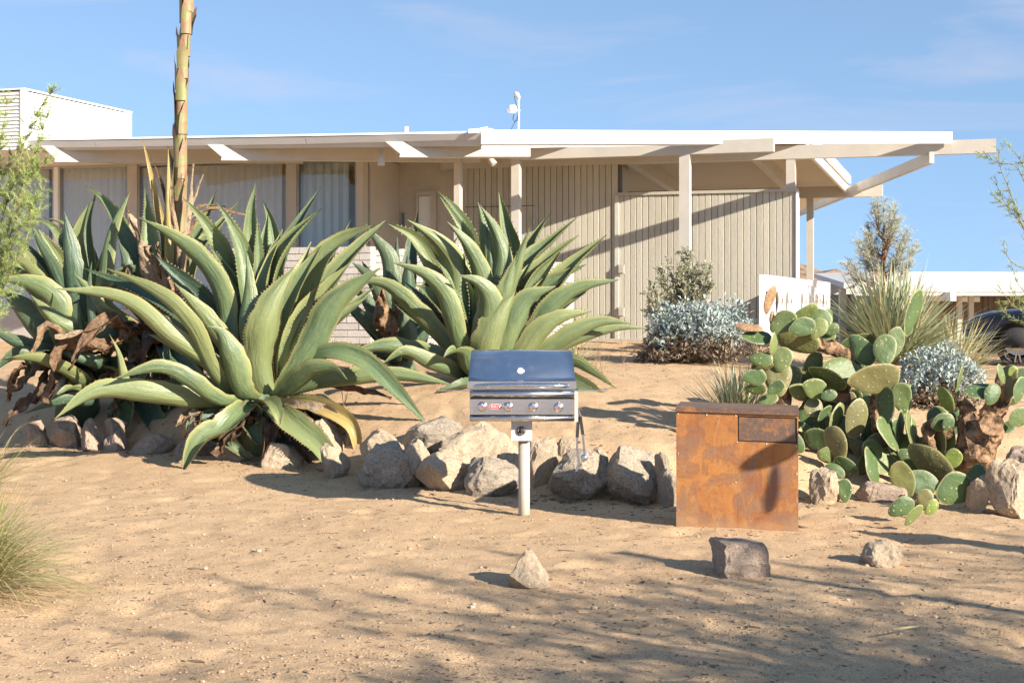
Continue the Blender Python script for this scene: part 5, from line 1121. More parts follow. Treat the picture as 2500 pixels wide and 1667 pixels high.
tr = woody(pear2, [q8(1180, 760, .05), q8(1200, 620, .0), q8(1180, 480, 0), q8(1130, 330, .05), q8(1090, 270, .05)], [.13, .17, .15, .09, .05], 'trunk'); tr['label'] = 'thick brown woody stump'
woody(pear2, [q8(1250, 560, -.05), q8(1310, 450, -.15), q8(1325, 430, -.2)], [.13, .11, .10], 'sawn_stub'); woody(pear2, [q8(860, 700, .0), q8(830, 500, .0), q8(880, 420, 0), q8(1000, 470, 0)], [.05, .06, .06, .07], 'branch')
woody(pear2, [q8(1280, 420, .05), q8(1370, 260, .05), q8(1420, 60, .05)], [.08, .09, .07], 'branch')
for x, y, l, w, a, dy, lt, m in [(945,410,190,140,20,-.1,0,'g'),(970,240,215,80,115,-.05,0,'y'),(1240,170,280,115,5,-.05,1,'g'),(1325,195,180,130,60,-.12,1,'g'),(1080,60,210,55,78,.0,1,'g'),(1060,150,150,50,95,.05,1,'g'),(1420,130,330,120,75,.0,0,'s'),(1395,40,160,70,110,-.1,1,'g'),(1530,160,210,110,70,-.1,1,'g'),(1530,370,190,150,20,-.05,0,'g'),(1470,250,130,60,10,.1,0,'g'),(1440,450,150,80,30,.1,0,'g'),(1480,20,90,80,50,-.05,1,'y'),(1550,60,140,110,60,.05,0,'g'),(1440,730,100,50,40,-.1,1,'g'),(985,420,120,90,60,-.15,1,'g'),(930,570,240,60,95,.0,0,'b'),(1000,560,200,50,85,.05,0,'g')]:
    px, py = z8(x, y); pad(pear2, px, py, l/3.136, w/3.136, a, 12.4+dy, lt, MM[m], rr)

# ------------------------------------------------------------------ shrubs, grasses, trees
def leafquad(mb, p, d, up, L, w, m=0, fold=.25):
    d = d.normalized(); s = d.cross(up); s = s.normalized() if s.length > 1e-4 else d.orthogonal().normalized(); n = s.cross(d)
    i = len(mb.v); mb.v += [tuple(p), tuple(p + d*L*.5 + s*w*.5 + n*w*fold), tuple(p + d*L - n*L*.12), tuple(p + d*L*.5 - s*w*.5 + n*w*fold), tuple(p + d*L*.5)]
    mb.face((i, i+1, i+4), m); mb.face((i+1, i+2, i+4), m); mb.face((i+2, i+3, i+4), m); mb.face((i+3, i, i+4), m)
def rdir(rr): 
    v = Vector((rr.gauss(0, 1), rr.gauss(0, 1), rr.gauss(0, 1))); return v.normalized()
def leafy_bush(px, py, Y, rx, rz, label, n, seed, mats, lsize, dry=.0, ry=None, cat='shrub', name='silver_bush', group=None, flat=1.0):
    """dome of stems that end in small leaf whorls; radii in metres"""
    rr = random.Random(seed); c = P(px, py, Y); zg = Gz(c.x, Y)
    t = thing(name, (c.x, Y, zg), label, cat, group); ry = ry or rx*.8; st = MB(); lf = MB(); base = Vector((c.x, Y, zg-.03))
    for k in range(n):
        th = rr.uniform(0, 2*math.pi); ph = math.acos(rr.uniform(-.1, 1)); r = rr.uniform(.55, 1.0)*(1 + .22*noise.noise((th*1.3, ph*2, seed)))
        e = Vector((c.x + rx*r*math.sin(ph)*math.cos(th), Y + ry*r*math.sin(ph)*math.sin(th), zg + .12*rz + rz*.9*r*max(-.05, math.cos(ph))*flat))
        mid = base.lerp(e, .55) + Vector((rr.uniform(-.04, .04), rr.uniform(-.04, .04), .03))
        if k % 3 == 0: st.tube([base + Vector((rr.uniform(-.06, .06), rr.uniform(-.06, .06), 0)), mid, e], [.008, .005, .002], 4, cap=False)
        isdry = dry > 0 and (e.z - zg)/rz < dry*rr.uniform(.6, 1.3)
        out = (e-base).normalized()
        for j in range(rr.randint(4, 7)):
            d = (out*.6 + rdir(rr)*.9 + Z*.15).normalized(); leafquad(lf, e + rdir(rr)*lsize*.8, d, (Z + rdir(rr)*.6), lsize*rr.uniform(.7, 1.25), lsize*rr.uniform(.4, .6), 1 if isdry else 0)
    st.build('stems', M['twig'], t); o = lf.build('foliage', mats, t); o['kind'] = 'stuff'; return t
leafy_bush(1690, 880, 17.9, .66, .72, 'silver-leaved bush with brown dry skirt in front of the siding', 760, 31, [M['leaf_silver'], M['leaf_dry']], .078, .40, name='silver_bush', group='silver-leaved bushes')
leafy_bush(1772, 850, 19.4, .45, .68, 'smaller silver-leaved bush behind, brushing the white fence panel', 300, 33, [M['leaf_silver'], M['leaf_dry']], .078, .2, name='silver_bush', group='silver-leaved bushes')
leafy_bush(2290, 1000, 14.4, .47, .56, 'silver-leaved bush growing between the two cacti', 620, 32, [M['leaf_silver'], M['leaf_dry']], .056, .25, name='silver_bush', group='silver-leaved bushes')
leafy_bush(1840, 905, 19.0, .4, .3, 'low dry tangle of brown leaves behind the cactus pads', 140, 36, [M['leaf_dry'], M['leaf_dry']], .04, 0, name='dry_shrub')
def wand_bush(px, py, Y, wands, label, mats, lsize, seed, name, cat='shrub', needles=False, side=10, sidelen=.25, per=12, thick=.012, nl=.05):
    """named wands (photo points) each carrying side twigs with leaves or needles"""
    rr = random.Random(seed); c = P(px, py, Y); t = thing(name, (c.x, Y, Gz(c.x, Y)), label, cat); st = MB(); lf = MB()
    for w in wands:
        ctrl = [P(x, y, Y+dy) for x, y, dy in w]; ps, L = resample(ctrl, 24); st.tube(ps, [thick*(1-.85*k/23) for k in range(24)], 6, cap=False)
        gb = Vector((c.x, Y, Gz(c.x, Y)-.05))
        if (ps[0]-gb).length > .08: st.tube([gb, gb.lerp(ps[0], .6) + Vector((.02, .02, .03)), ps[0]], [thick*1.7, thick*1.3, thick], 6, cap=False)
        ns = int(side*L)
        for k in range(ns):
            i = rr.randint(3, 22); p = ps[i]; tdir = (ps[min(23, i+1)]-ps[i-1]).normalized(); d = (tdir*rr.uniform(.5, 1.1) + rdir(rr)*.8 + Z*.1).normalized(); sl = sidelen*rr.uniform(.35, 1.0)*(1.1-.6*i/23)
            e = p + d*sl + Vector((0, 0, rr.uniform(-.03, .03))); st.tube([p, p.lerp(e, .5) + rdir(rr)*.012, e], [.0035, .0025, .001], 4, cap=False)
            for j in range(per):
                f_ = rr.random(); b = p.lerp(e, f_)
                if needles:
                    dd = (d*.8 + rdir(rr)*.75).normalized(); s_ = dd.orthogonal().normalized()*.0026; ln = nl*rr.uniform(.6, 1.3); lf.tri(b - s_, b + s_, b + dd*ln)
                else: leafquad(lf, b, (d + rdir(rr)*.9), Z + rdir(rr)*.5, lsize*rr.uniform(.7, 1.3), lsize*.5)
        for j in range(int(per*3)):
            i = rr.randint(14, 23); b = ps[i]; dd = ((ps[23]-ps[12]).normalized()*.8 + rdir(rr)*.7).normalized()
            if needles: s_ = dd.orthogonal().normalized()*.0026; lf.tri(b - s_, b + s_, b + dd*nl)
            else: leafquad(lf, b, dd, Z, lsize, lsize*.5)
    st.build('branches', M['twig'] if name != 'young_tree' else M['bark_red'], t); o = lf.build('foliage', mats, t); o['kind'] = 'stuff'; return t
rr = random.Random(77)
w1 = []
for k in range(22):
    tx = rr.uniform(1572, 1758); ty = 602 + ((tx-1675)/85)**2*75 + rr.uniform(0, 60); w1.append([(1665+rr.uniform(-14, 14), 800, 0), ((1665+tx)/2+rr.uniform(-8, 8), (790+ty)/2+8, rr.uniform(-.2, .2)), (tx, ty, rr.uniform(-.35, .35))])
wand_bush(1668, 830, 19.6, w1, 'upright olive-grey sage bush in front of the porch post', M['leaf_olive'], .036, 41, 'sage_bush', side=55, sidelen=.20, per=13, thick=.008)
# feathery shrub at the edge of the picture beside the agaves
wl = [[(-60, 900, 0), (-10, 600, 0), (40, 420, -.1), (78, 300, -.1), (140, 205, -.1)], [(-60, 900, 0), (20, 560, -.2), (75, 400, -.2), (110, 300, -.2), (122, 262, -.2)], [(-60, 880, 0), (-20, 500, .1), (0, 350, .1), (22, 228, .1)], [(-60, 860, 0), (30, 560, -.3), (70, 440, -.3), (128, 385, -.3)],
      [(-70, 860, 0), (30, 600, -.4), (70, 520, -.4), (112, 445, -.4)], [(-70, 860, 0), (20, 680, -.35), (60, 590, -.4), (98, 500, -.4)], [(-80, 900, 0), (-40, 600, .2), (-10, 450, .2), (60, 350, .1)],
      [(-80, 960, 0), (-40, 640, .2), (20, 540, .2), (90, 470, .1)], [(-60, 700, 0), (-30, 420, 0), (-15, 300, 0), (-5, 240, 0)], [(-70, 800, 0), (-40, 520, -.2), (10, 470, -.2), (60, 420, -.2)]]
wand_bush(-70, 1000, 14.6, wl, 'feathery bright green needle shrub in front of the window wall', M['leaf_green'], .03, 42, 'feathery_shrub', needles=True, side=46, sidelen=.30, per=22, thick=.013, nl=.055)
wr = [[(2560, 700, 0), (2500, 560, 0), (2470, 480, 0), (2438, 390, -.1), (2456, 345, -.1)], [(2560, 620, 0), (2490, 420, 0), (2440, 400, 0), (2385, 372, 0)], [(2580, 600, 0), (2500, 410, -.1), (2460, 350, -.1)], [(2580, 700, 0), (2500, 540, 0), (2450, 500, 0), (2415, 470, 0)], [(2580, 720, 0), (2500, 560, .1), (2455, 500, .1), (2428, 440, .1)], [(2600, 760, 0), (2520, 670, 0), (2470, 640, 0), (2445, 590, 0)],
      [(2600, 860, 0), (2520, 780, -.2), (2470, 740, -.2), (2430, 690, -.2)], [(2600, 880, 0), (2520, 800, -.2), (2460, 770, -.2), (2438, 745, -.2)], [(2600, 850, 0), (2530, 740, 0), (2490, 700, 0), (2470, 650, 0)], [(2600, 840, 0), (2530, 770, -.1), (2480, 720, -.1), (2460, 690, -.1)]]
wand_bush(2600, 1100, 15.0, wr, 'thin wispy branches of a desert tree in front of the parked car', M['leaf_green'], .03, 43, 'wispy_tree', cat='tree', needles=True, side=22, sidelen=.22, per=12, thick=.010, nl=.05)
w2 = []
rr = random.Random(78)
for k in range(34):
    h = k/33; y0 = 735 - 200*h*.8; tx = 2155 + (rr.choice((-1, 1)))*rr.uniform(.35, 1)*105*(1-h*.72)*(1 if h > .05 else .7); ty = y0 - 50 - rr.uniform(10, 60)*(1-h*.3)
    w2.append([(2152+8*h, y0, 0), ((2152+tx)/2, y0-22, rr.uniform(-.2, .2)), (tx, ty, rr.uniform(-.6, .6))])
w2.append([(2150, 740, 0), (2153, 640, 0), (2157, 540, 0), (2160, 484, 0)])
tr_ = wand_bush(2150, 830, 24.0, w2, 'young grey-green feathery conifer with reddish trunk beyond the yucca', M['leaf_blue'], .03, 44, 'young_tree', cat='tree', needles=True, side=30, sidelen=.32, per=24, thick=.014, nl=.075)
mb = MB(); mb.tube([P(2149, 850, 24), P(2151, 740, 24), P(2155, 640, 24), P(2159, 540, 24)], [.05, .04, .028, .012], 8); mb.build('trunk', M['bark_red'], tr_, True)
def blades(px, py, Y, n, L, wid, label, seed, mats, name, cat, spread=(.15, 1.35), droop=.35, lean=(0, 0, 0), group=None, drymix=.1, jit=.08, zoff=.0):
    rr = random.Random(seed); c = P(px, py, Y); zg = Gz(c.x, Y) + zoff; t = thing(name, (c.x, Y, zg), label, cat, group); mb = MB()
    for k in range(n):
        an = rr.uniform(0, 2*math.pi); el = math.pi/2 - rr.uniform(*spread); ln = L*rr.uniform(.62, 1.08); d = Vector((math.cos(an)*math.cos(el), math.sin(an)*math.cos(el), math.sin(el))) + Vector(lean); d.normalize()
        b = Vector((c.x, Y, zg)) + Vector((rr.uniform(-jit, jit), rr.uniform(-jit, jit), rr.uniform(0, jit*.6))); s = d.cross(Z); s = s.normalized() if s.length > .05 else Vector((1, 0, 0)); dr = droop*rr.uniform(.3, 1.2); m = 1 if rr.random() < drymix else 0; i0 = len(mb.v); ns = 6
        s = (s + rdir(rr)*.35).normalized()
        for j in range(ns+1):
            f_ = j/ns; p = b + d*ln*f_ + Vector((d.x, d.y, 0))*dr*ln*.25*f_*f_ - Z*dr*ln*f_**2.2*.55; w = wid*(.55+.9*f_ if f_ < .3 else 1.15*(1-f_)**.6)*.5 + .0004
            mb.v += [tuple(p - s*w), tuple(p + s*w)]
        for j in range(ns): mb.face((i0+2*j, i0+2*j+1, i0+2*j+3, i0+2*j+2), m)
    o = mb.build('blades', mats, t); o['kind'] = 'stuff'; return t
BM = [M['blade'], M['straw']]
blades(2180, 880, 17.2, 1100, 1.25, .028, 'large grey-green yucca of fine radiating blades behind the cactus', 51, BM, 'yucca', 'yucca', (.1, 1.5), .22, group='fine-bladed yuccas', jit=.14, zoff=.12)
blades(2330, 880, 17.8, 420, .9, .022, 'pale dry-tipped yucca beside the parked car', 54, BM, 'yucca', 'yucca', (.2, 1.5), .3, group='fine-bladed yuccas', drymix=.45, jit=.12)
blades(1800, 1010, 13.2, 320, .66, .016, 'small spiky yucca directly behind the rusted cabinet', 52, BM, 'yucca', 'yucca', (.05, 1.2), .18, lean=(-.12, 0, .1), group='fine-bladed yuccas')
blades(1400, 900, 17.5, 70, .85, .012, 'sparse thin-bladed yucca behind the broad agave', 53, BM, 'yucca', 'yucca', (.2, 1.35), .35, lean=(.15, 0, 0), group='fine-bladed yuccas', drymix=.4)
GM = [M['grass'], M['straw']]
blades(-70, 1500, 8.35, 1300, .80, .0045, 'arching green and straw bunch grass spilling into view over the sand', 55, GM, 'bunch_grass', 'grass', (.05, 1.25), .95, lean=(.32, 0, .15), drymix=.6, jit=.12)
blades(-40, 1380, 9.4, 260, .62, .004, 'second bunch grass clump just beyond the first, fine and dark green', 56, GM, 'bunch_grass', 'grass', (.1, 1.2), .8, lean=(.22, 0, .1), drymix=.2, jit=.06)
blades(-40, 1130, 12.3, 90, 1.0, .006, 'thin curling straw-green grass beside the low rock edging', 57, GM, 'bunch_grass', 'grass', (.2, 1.0), .9, lean=(.4, 0, .2), drymix=.5, jit=.08)
# little dry weeds on the bed
for k, (px, py, Y) in enumerate(((1453, 905, 16.5), (1520, 900, 17.5), (1470, 925, 16.0), (840, 990, 14.6))):
    c = P(px, py, Y); zg = Gz(c.x, Y); t = thing('dry_weed', (c.x, Y, zg), ('branched dry weed stem behind the grill side rod', 'dry weed stem in front of the house slab', 'short dry weed stem near the agave leaf tip behind the grill', 'dry weed stem under the long arching leaf of the largest agave')[k], 'weed', 'dry weed stems'); mb = MB(); rr = random.Random(90+k)
    for j in range(5):
        e = Vector((c.x + rr.uniform(-.1, .1), Y + rr.uniform(-.1, .1), zg + rr.uniform(.2, .4))); mb.tube([(c.x, Y, zg-.02), Vector((c.x, Y, zg)).lerp(e, .5) + rdir(rr)*.03, e], [.003, .002, .001], 4)
        for q_ in range(3): p_ = Vector((c.x, Y, zg)).lerp(e, rr.uniform(.4, .9)); mb.tube([p_, p_ + (rdir(rr)+Z*.6)*.06], .0012, 3)
    mb.build('stems', M['twig'], t)

# ------------------------------------------------------------------ neighbouring house
FY = 42.0
e0, e1 = P(2085, 705, FY), P(2760, 705, FY); r0, r1 = P(2120, 664, 52.0), P(2700, 664, 52.0)
nb = thing('neighbour_house', ((e0.x+e1.x)/2, FY+4, -.6), 'neighbouring low house with white sloping roof and dark brown walls', 'house')
mb = MB(); i = len(mb.v)
nr, ncx = 10, 40
for j in range(nr+1):
    for k in range(ncx+1):
        p = e0.lerp(e1, k/ncx).lerp(r0.lerp(r1, k/ncx), j/nr); mb.vert(p + Z*(.02*noise.noise((p.x*.6, p.y*.6, 3))))
for j in range(nr):
    for k in range(ncx): mb.face((j*(ncx+1)+k, j*(ncx+1)+k+1, (j+1)*(ncx+1)+k+1, (j+1)*(ncx+1)+k))
i = len(mb.v); mb.v += [tuple(e0-Z*.15), tuple(e1-Z*.15), tuple(r1-Z*.15), tuple(r0-Z*.15)]; mb.face((i+3, i+2, i+1, i)); rf = mb.build('roof', M['roofwhite'], nb)
def fz(py): return P(0, py, FY).z
mb = MB(); mb.box(e0.x, e1.x, FY-.06, FY, fz(713), fz(704.5)); mb.build('gravel_stop', M['metalgrey'], rf); mb = MB(); mb.box(e0.x, e1.x, FY-.03, FY+.02, fz(722), fz(713.3)); mb.build('eave_board', M['metalgrey'], rf)
mb = MB(); mb.box(e0.x+.8, e1.x, FY+2.2, FY+9, -1, fz(716)); mb.build('wall', M['brownwall'], nb)
for px in (2338, 2366): mb = MB(); xx = P(px, 0, FY+1).x; mb.box(xx, xx+.14, FY+1, FY+1.14, -1, fz(722)); mb.build('post', M['door'], nb)
mb = MB(); xx = P(2318, 0, FY-.5).x; mb.obox((xx, FY-.6, fz(735)), (.16, 0, 0), (0, 2.8, 0), (0, 0, fz(713.5)-fz(735))); mb.build('beam', M['white'], nb)
for px in (2353, 2383): mb = MB(); xx = P(px, 0, FY+2.2).x; mb.box(xx-.08, xx+.1, FY+2.15, FY+2.195, fz(737), fz(724)); mb.build('window', M['white'], nb)  # white boxes stand in for bright sunlit patches on the wall, no glazing
xw = P(2400, 0, FY+2.2).x
for k in range(26): mb = MB(); mb.box(xw + k*.16, xw + k*.16 + .145, FY+2.165, FY+2.2, -1, fz(722)); mb.build('board', M['brownwall'], nb)
# lower wing of that house, the shade on its roof put into the grey colour
a0, a1, a2, a3 = P(1985, 667, 60), P(2110, 665, 60), P(2140, 690, 46), P(2060, 690, 46)
t = thing('neighbour_carport', ((a0.x+a2.x)/2, 52, -.6), 'carport roof coloured shade grey beside the white-roofed neighbouring house', 'carport'); mb = MB(); mb.prism([a3, a2, a1, a0], -Z*.18); mb.build('roof', M['metalgrey'], t)
for p in (a3, a2): mb = MB(); mb.box(p.x-.1, p.x+.1, p.y+.1, p.y+.3, -1, p.z-.19); mb.build('post', M['door'], t)
mb = MB(); mb.box(a0.x+.3, a1.x-.3, 58, 58.2, -1, a0.z-.2); mb.build('wall', M['metalgrey'], t)

# ------------------------------------------------------------------ parked car (front end in view)
CY0 = 26.2; wc = P(2490, 842, CY0); gcar = .47; rw = .365
wc.z = gcar + rw
car = thing('parked_car', (wc.x + 1.4, CY0+.9, gcar), 'dark navy parked SUV, only its front wheel and fender in view', 'car')
def cx_(x): return wc.x - .93 + x          # x measured back from the nose
st_ = [(0.0, .62, .70, .46), (.05, .80, .80, .34), (.18, .90, .90, .26), (.45, .94, .985, .24), (.93, .95, 1.03, .24), (1.35, .95, 1.06, .24), (1.6, .95, 1.08, .24), (3.2, .95, 1.06, .24), (4.3, .93, 1.05, .26), (4.65, .85, 1.0, .34), (4.72, .7, .9, .45)]
mb = MB(); ring = []
for x, hw, ht, lo in st_:
    i = len(mb.v); ring.append(i)
    for sgn, seq in ((-1, [(.86, lo), (1.0, lo+.10), (1.0, lo+(ht-lo)*.45), (.985, lo+(ht-lo)*.72), (.93, ht-.06), (.72, ht), (.3, ht+.025)]), (1, [(.3, ht+.025), (.72, ht), (.93, ht-.06), (.985, lo+(ht-lo)*.72), (1.0, lo+(ht-lo)*.45), (1.0, lo+.10), (.86, lo)])):
        for wv, z in seq: mb.vert((cx_(x), CY0 + .95 + sgn*wv*hw, gcar + z))
n = 14
for a, b in zip(ring[:-1], ring[1:]):
    for k in range(n): k2 = (k+1) % n; mb.face((a+k, a+k2, b+k2, b+k))
mb.face([ring[0]+k for k in range(n)][::-1]); mb.face([ring[-1]+k for k in range(n)])
body = mb.build('body', M['carpaint'], car, True)
bm = bmesh.new(); bm.from_mesh(body.data); bmesh.ops.recalc_face_normals(bm, faces=bm.faces); bm.to_mesh(body.data); bm.free()
ct = MB()
for wx in (.93, 3.75): ct.lathe((cx_(wx), CY0 - .3, wc.z + .01), (0, 1, 0), [(0, .435), (.62, .435)], 32)
cut = ct.build('cutter', M['black']); md = body.modifiers.new('b', 'BOOLEAN'); md.object = cut; md.operation = 'DIFFERENCE'; md.solver = 'EXACT'
dg = bpy.context.evaluated_depsgraph_get(); dg.update(); nm = bpy.data.meshes.new_from_object(body.evaluated_get(dg)); body.modifiers.clear(); body.data = nm; bpy.data.objects.remove(cut)
mb = MB(); gh = [(1.25, 1.07), (1.95, 1.55), (2.3, 1.64), (3.6, 1.62), (4.3, 1.35), (4.5, 1.06)]
mb.prism([Vector((cx_(x), CY0+.18, gcar+z-.01)) for x, z in gh][::-1], (0, 1.54, 0)); mb.build('cabin', M['carglass'], car)
mb = MB(); mb.prism([Vector((cx_(x), CY0+.16, gcar+z)) for x, z in ((1.9, 1.54), (2.3, 1.67), (3.6, 1.65), (4.35, 1.36), (3.6, 1.6), (2.3, 1.62))][::-1], (0, 1.58, 0)); mb.build('roof', M['carpaint'], car)
for wx in (.93, 3.75):
    c = Vector((cx_(wx), CY0+.02, wc.z)); mb = MB(); mb.lathe(c, (0, 1, 0), [(.0, .272), (.0, .335), (.02, .36), (.06, .366), (.18, .366), (.21, .34), (.21, .2)], 40); wh = mb.build('wheel', M['tyre'], car, True)
    mb = MB(); mb.lathe(c + Vector((0, -.004, 0)), (0, 1, 0), [(0, .258), (.0, .274), (.01, .276), (.10, .25), (.11, .1)], 36); mb.build('rim_barrel', M['rim'], wh)
    mb = MB()
    for k in range(10):
        an = k*2*math.pi/10 + (.12 if k % 2 else -.12); d = Vector((math.cos(an), 0, math.sin(an))); s_ = Vector((-d.z, 0, d.x)); mb.obox(c + d*.05 - s_*.014 + Vector((0, -.012, 0)), d*.21, s_*.026, Vector((0, .03, 0)))
    mb.lathe(c + Vector((0, -.02, 0)), (0, 1, 0), [(0, .03), (.004, .055), (.04, .06)], 16); mb.build('spokes', M['rim'], wh)
    mb = MB(); mb.lathe(c + Vector((0, .12, 0)), (0, 1, 0), [(0, .16), (.02, .16)], 20); mb.build('brake_disc', M['metalgrey'], wh)
mb = MB(); mb.prism([Vector((cx_(x), CY0+.02+y, gcar+z)) for x, y, z in ((.10, .10, .72), (.30, .055, .74), (.52, .045, .86), (.50, .06, .90), (.22, .09, .82))][::-1], (0, .05, 0)); mb.build('headlight', M['lens'], car)
mb = MB(); mb.prism([Vector((cx_(x), CY0+.02+y, gcar+z)) for x, y, z in ((.06, .14, .40), (.30, .055, .38), (.42, .03, .50), (.10, .12, .52))][::-1], (0, .04, 0)); mb.build('air_intake', M['black'], car)
mb = MB(); mb.box(cx_(-.015), cx_(.03), CY0+.55, CY0+1.35, gcar+.42, gcar+.68); mb.build('grille', M['black'], car)
mb = MB(); mb.tube([Vector((cx_(.02), CY0+.35, gcar+.775)), Vector((cx_(.2), CY0+.07, gcar+.90)), Vector((cx_(.6), CY0+.035, gcar+.985)), Vector((cx_(1.3), CY0+.03, gcar+1.045))], .006, 5); mb.build('bonnet_seam', M['black'], car)
for xx in (1.42, 2.55): mb = MB(); mb.box(cx_(xx), cx_(xx)+.008, CY0-.004, CY0+.02, gcar+.34, gcar+1.0); mb.build('door_seam', M['black'], car)
mb = MB(); mb.lathe(Vector((cx_(1.75), CY0-.12, gcar+1.12)), (0, 1, 0), [(0, .05), (.03, .09), (.14, .08), (.17, .03)], 12); mb.build('mirror', M['carpaint'], car, True)

phi = math.radians(-20); cr_ = Vector((wc.x, CY0+.1, 0)); rel = Vector(car.location) - cr_; rel.z = 0
nr_ = Matrix.Rotation(phi, 3, 'Z') @ rel; car.location = (cr_.x + nr_.x, cr_.y + nr_.y, gcar); car.rotation_euler = (0, 0, phi)   # parked at an angle
# ------------------------------------------------------------------ gravel and litter lying on the sand
def scatter(name, n, seed, region, size, mat, label, flatk=.6, elong=1.0):
    rr = random.Random(seed); mb = MB(); t_ = (1+5**.5)/2
    ico = [Vector(v).normalized() for v in ((-1,t_,0),(1,t_,0),(-1,-t_,0),(1,-t_,0),(0,-1,t_),(0,1,t_),(0,-1,-t_),(0,1,-t_),(t_,0,-1),(t_,0,1),(-t_,0,-1),(-t_,0,1))]
    fc = ((0,11,5),(0,5,1),(0,1,7),(0,7,10),(0,10,11),(1,5,9),(5,11,4),(11,10,2),(10,7,6),(7,1,8),(3,9,4),(3,4,2),(3,2,6),(3,6,8),(3,8,9),(4,9,5),(2,4,11),(6,2,10),(8,6,7),(9,8,1))
    k = 0
    while k < n:
        X, Y = region(rr)
        if noise.noise((X*1.1, Y*1.1, seed)) + rr.uniform(-.5, .5) < -.05: continue
        k += 1; s = size*rr.uniform(.35, 1.0)**1.6*(1.0 if rr.random() < .96 else 2.2); z = Gz(X, Y); an = rr.uniform(0, 6.28); ca_, sa = math.cos(an), math.sin(an); el = 1 + (elong-1)*rr.random(); i = len(mb.v)
        for v in ico:
            x, y, zz = v.x*s*el*rr.uniform(.75, 1.2), v.y*s/el**.5, v.z*s*flatk; mb.v.append((X + x*ca_ - y*sa, Y + x*sa + y*ca_, z + zz + s*flatk*.35))
        for f_ in fc: mb.face((i+f_[0], i+f_[1], i+f_[2]))
    o = mb.build(name, mat); tag(o, label, None, None, 'stuff'); return o
def reg_front(rr):
    Y = 6.1*(13.5/6.1)**rr.random(); return rr.uniform(-.36, .37)*Y, Y
def reg_bed(rr):
    Y = rr.uniform(12.8, 21); return rr.uniform(-.2, .36)*Y, Y
def reg_all(rr): return reg_front(rr) if rr.random() < .7 else reg_bed(rr)
scatter('gravel', 12000, 61, reg_all, .0085, M['pebble'], 'loose gravel strewn over the sand'); scatter('pale_gravel', 130, 62, reg_front, .013, M['rock_tan'], 'scattered pale pebbles on the sand')
scatter('bark_litter', 7500, 63, reg_all, .010, M['debris'], 'dark bark crumbs and twig litter on the sand', .35, 3.2)
def reg_edge(rr):
    X = rr.uniform(-6, 4.5); Y = Ye(X) + rr.gauss(-.25, .3); return X, Y
scatter('leaf_litter', 1500, 64, reg_edge, .016, M['debris'], 'dry leaf litter gathered along the rock edging', .3, 3.0)
# twig on the sand
mb = MB(); mb.tube([P(2180, 1541, 7.3) + Vector((0, 0, .012)), P(2212, 1537, 7.35) + Vector((0, 0, .012)), P(2242, 1534, 7.38) + Vector((0, 0, .012))], [.004, .006, .004], 6)
tw_ = mb.build('twig', M['straw'], None, origin=(1.9, 7.35, Gz(1.9, 7.35))); tag(tw_, 'pale broken twig lying on the shaded sand', 'twig')
for k, (px, py) in enumerate(((632, 1355), (1450, 1478))):
    Yp = 1.66*F/(py-HY); c = P(px, py, Yp); mb = MB(); mb.lathe((c.x, Yp, Gz(c.x, Yp)), Z, [(0, .018), (.012, .02), (.02, .012)], 9); o = mb.build('pebble', M['rock_tan'], None, True, origin=(c.x, Yp, Gz(c.x, Yp))); tag(o, ('pale pebble at the start of the dappled shade', 'dark-sided pebble amid the dappled shade before the pointed rock')[k], 'pebble', 'single pale pebbles')

# ------------------------------------------------------------------ trees outside the frame whose shade falls on the sand
def shade_tree(loc, h, crown, label, seed, n, lsz=.03, trunk=.07, rx=1.6, rz=.9, name='mesquite_tree'):
    rr = random.Random(seed); X, Y = loc; zg = Gz(X, Y); t = thing(name, (X, Y, zg), label, 'tree', 'trees standing outside the view'); mb = MB(); lf = MB()
    top = Vector((X, Y, zg + h)); mb.tube([(X, Y, zg-.1), Vector((X, Y, zg)).lerp(top, .5) + Vector((.05, .03, 0)), top], [trunk, trunk*.8, trunk*.45], 10)
    for k in range(n):
        d = rdir(rr); c = top + Vector((d.x*rx, d.y*rx, d.z*rz))*rr.uniform(.3, 1); s = Vector((X, Y, zg + h*rr.uniform(.6, 1))); mb.tube([s, s.lerp(c, .5) + rdir(rr)*.08, c], [.018, .010, .004], 5, cap=False)
        for j in range(6):
            e = c + rdir(rr)*rr.uniform(.12, .4); mb.tube([c, e], [.004, .0015], 3, cap=False)
            for q_ in range(26): leafquad(lf, c.lerp(e, rr.random()) + rdir(rr)*.03, rdir(rr), Z + rdir(rr), lsz*rr.uniform(.7, 1.6), lsz*.45)
    mb.build('trunk', M['twig'], t, True); o = lf.build('crown', M['leaf_green'], t); return t
shade_tree((6.9, 2.0), 3.3, None, 'airy mesquite tree shading the sand from outside the view', 71, 220, rx=2.7, rz=1.0)
shade_tree((9.9, 3.7), 3.6, None, 'second airy mesquite tree further along outside the view', 72, 45, rx=1.3, rz=.6)
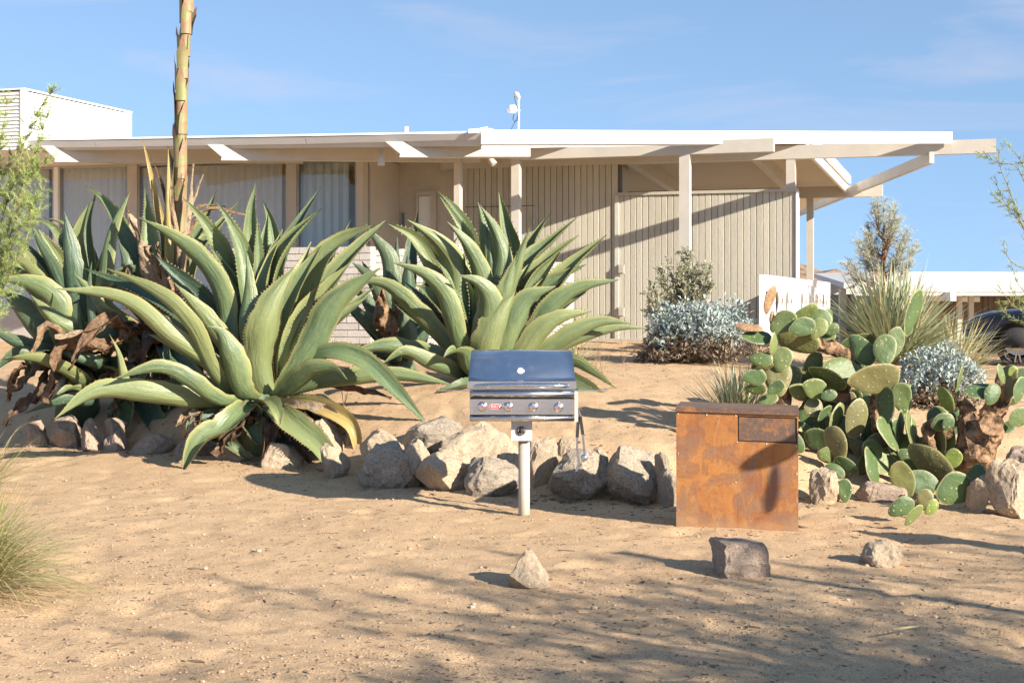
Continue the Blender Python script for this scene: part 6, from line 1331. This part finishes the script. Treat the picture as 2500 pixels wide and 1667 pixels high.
# pole whose thin shadow crosses the sand
pX, pY = .60 + AZ.x*8.7, 9.75 + AZ.y*8.7
lp = thing('wooden_pole', (pX, pY, Gz(pX, pY)), 'plain wooden pole standing outside the view', 'pole'); mb = MB(); mb.tube([(pX, pY, Gz(pX, pY)-.2), (pX, pY, Gz(pX, pY)+3.8)], [.06, .05], 10); mb.build('pole', M['twig'], lp); mb = MB(); mb.lathe((pX, pY, Gz(pX, pY)+3.8), Z, [(0, .055), (.03, .03)], 10); mb.build('cap', M['metalgrey'], lp)
# prickly pear outside the frame whose pads shade the cabinet
pear3 = thing('prickly_pear', (5.15, 8.35, Gz(5.15, 8.35)), 'prickly pear just outside the view whose pads shade the cabinet', 'cactus', 'plants outside the view'); rr = random.Random(66)
def wpad(c, lx, nn, L, W):
    c = Vector(c); lx = Vector(lx).normalized(); nn = Vector(nn); nn = (nn - lx*nn.dot(lx)).normalized(); wx = nn.cross(lx); mb = MB(); RA = []; seg = 22
    for side in (1, -1):
        i0 = len(mb.v)
        for r in (0, .5, .85, 1):
            for q_ in range(seg if r else 1):
                t = 2*math.pi*q_/seg; mb.vert(c + lx*r*math.cos(t)*L/2 + wx*r*math.sin(t)*W/2*(1-.25*math.cos(t)) + nn*side*.02*math.sqrt(1-r**3)); RA.append(r)
        for q_ in range(seg):
            q2 = (q_+1) % seg; mb.face((i0, i0+1+q_, i0+1+q2))
            for k in range(2): b0 = i0+1+k*seg; mb.face((b0+q_, b0+seg+q_, b0+seg+q2, b0+q2))
    mb.at = {'r': RA}; mb.build('pad', M['pad'], pear3, True)
wpad((4.02, 8.78, 1.76), (-.85, .1, -.36), SUNV, .44, .15); wpad((4.30, 8.7, 1.93), (-.8, .1, -.25), SUNV + Vector((0, 0, .5)), .3, .17)
wpad((4.10, 8.72, 1.56), (.05, .05, 1), SUNV, .34, .055); wpad((4.85, 8.5, 1.7), (.3, .2, .9), (1, -.3, .2), .4, .24); wpad((5.1, 8.4, 1.3), (.2, 0, 1), (.6, -.8, .2), .42, .27); wpad((5.15, 8.35, .95), (0, 0, 1), (.7, -.7, 0), .45, .28); wpad((5.35, 8.3, 1.35), (.5, 0, .9), (.2, -1, 0), .4, .25)
woody(pear3, [(5.15, 8.35, Gz(5.15, 8.35)-.05), (5.16, 8.36, .4), (5.15, 8.35, .9)], [.1, .08, .06], 'trunk')
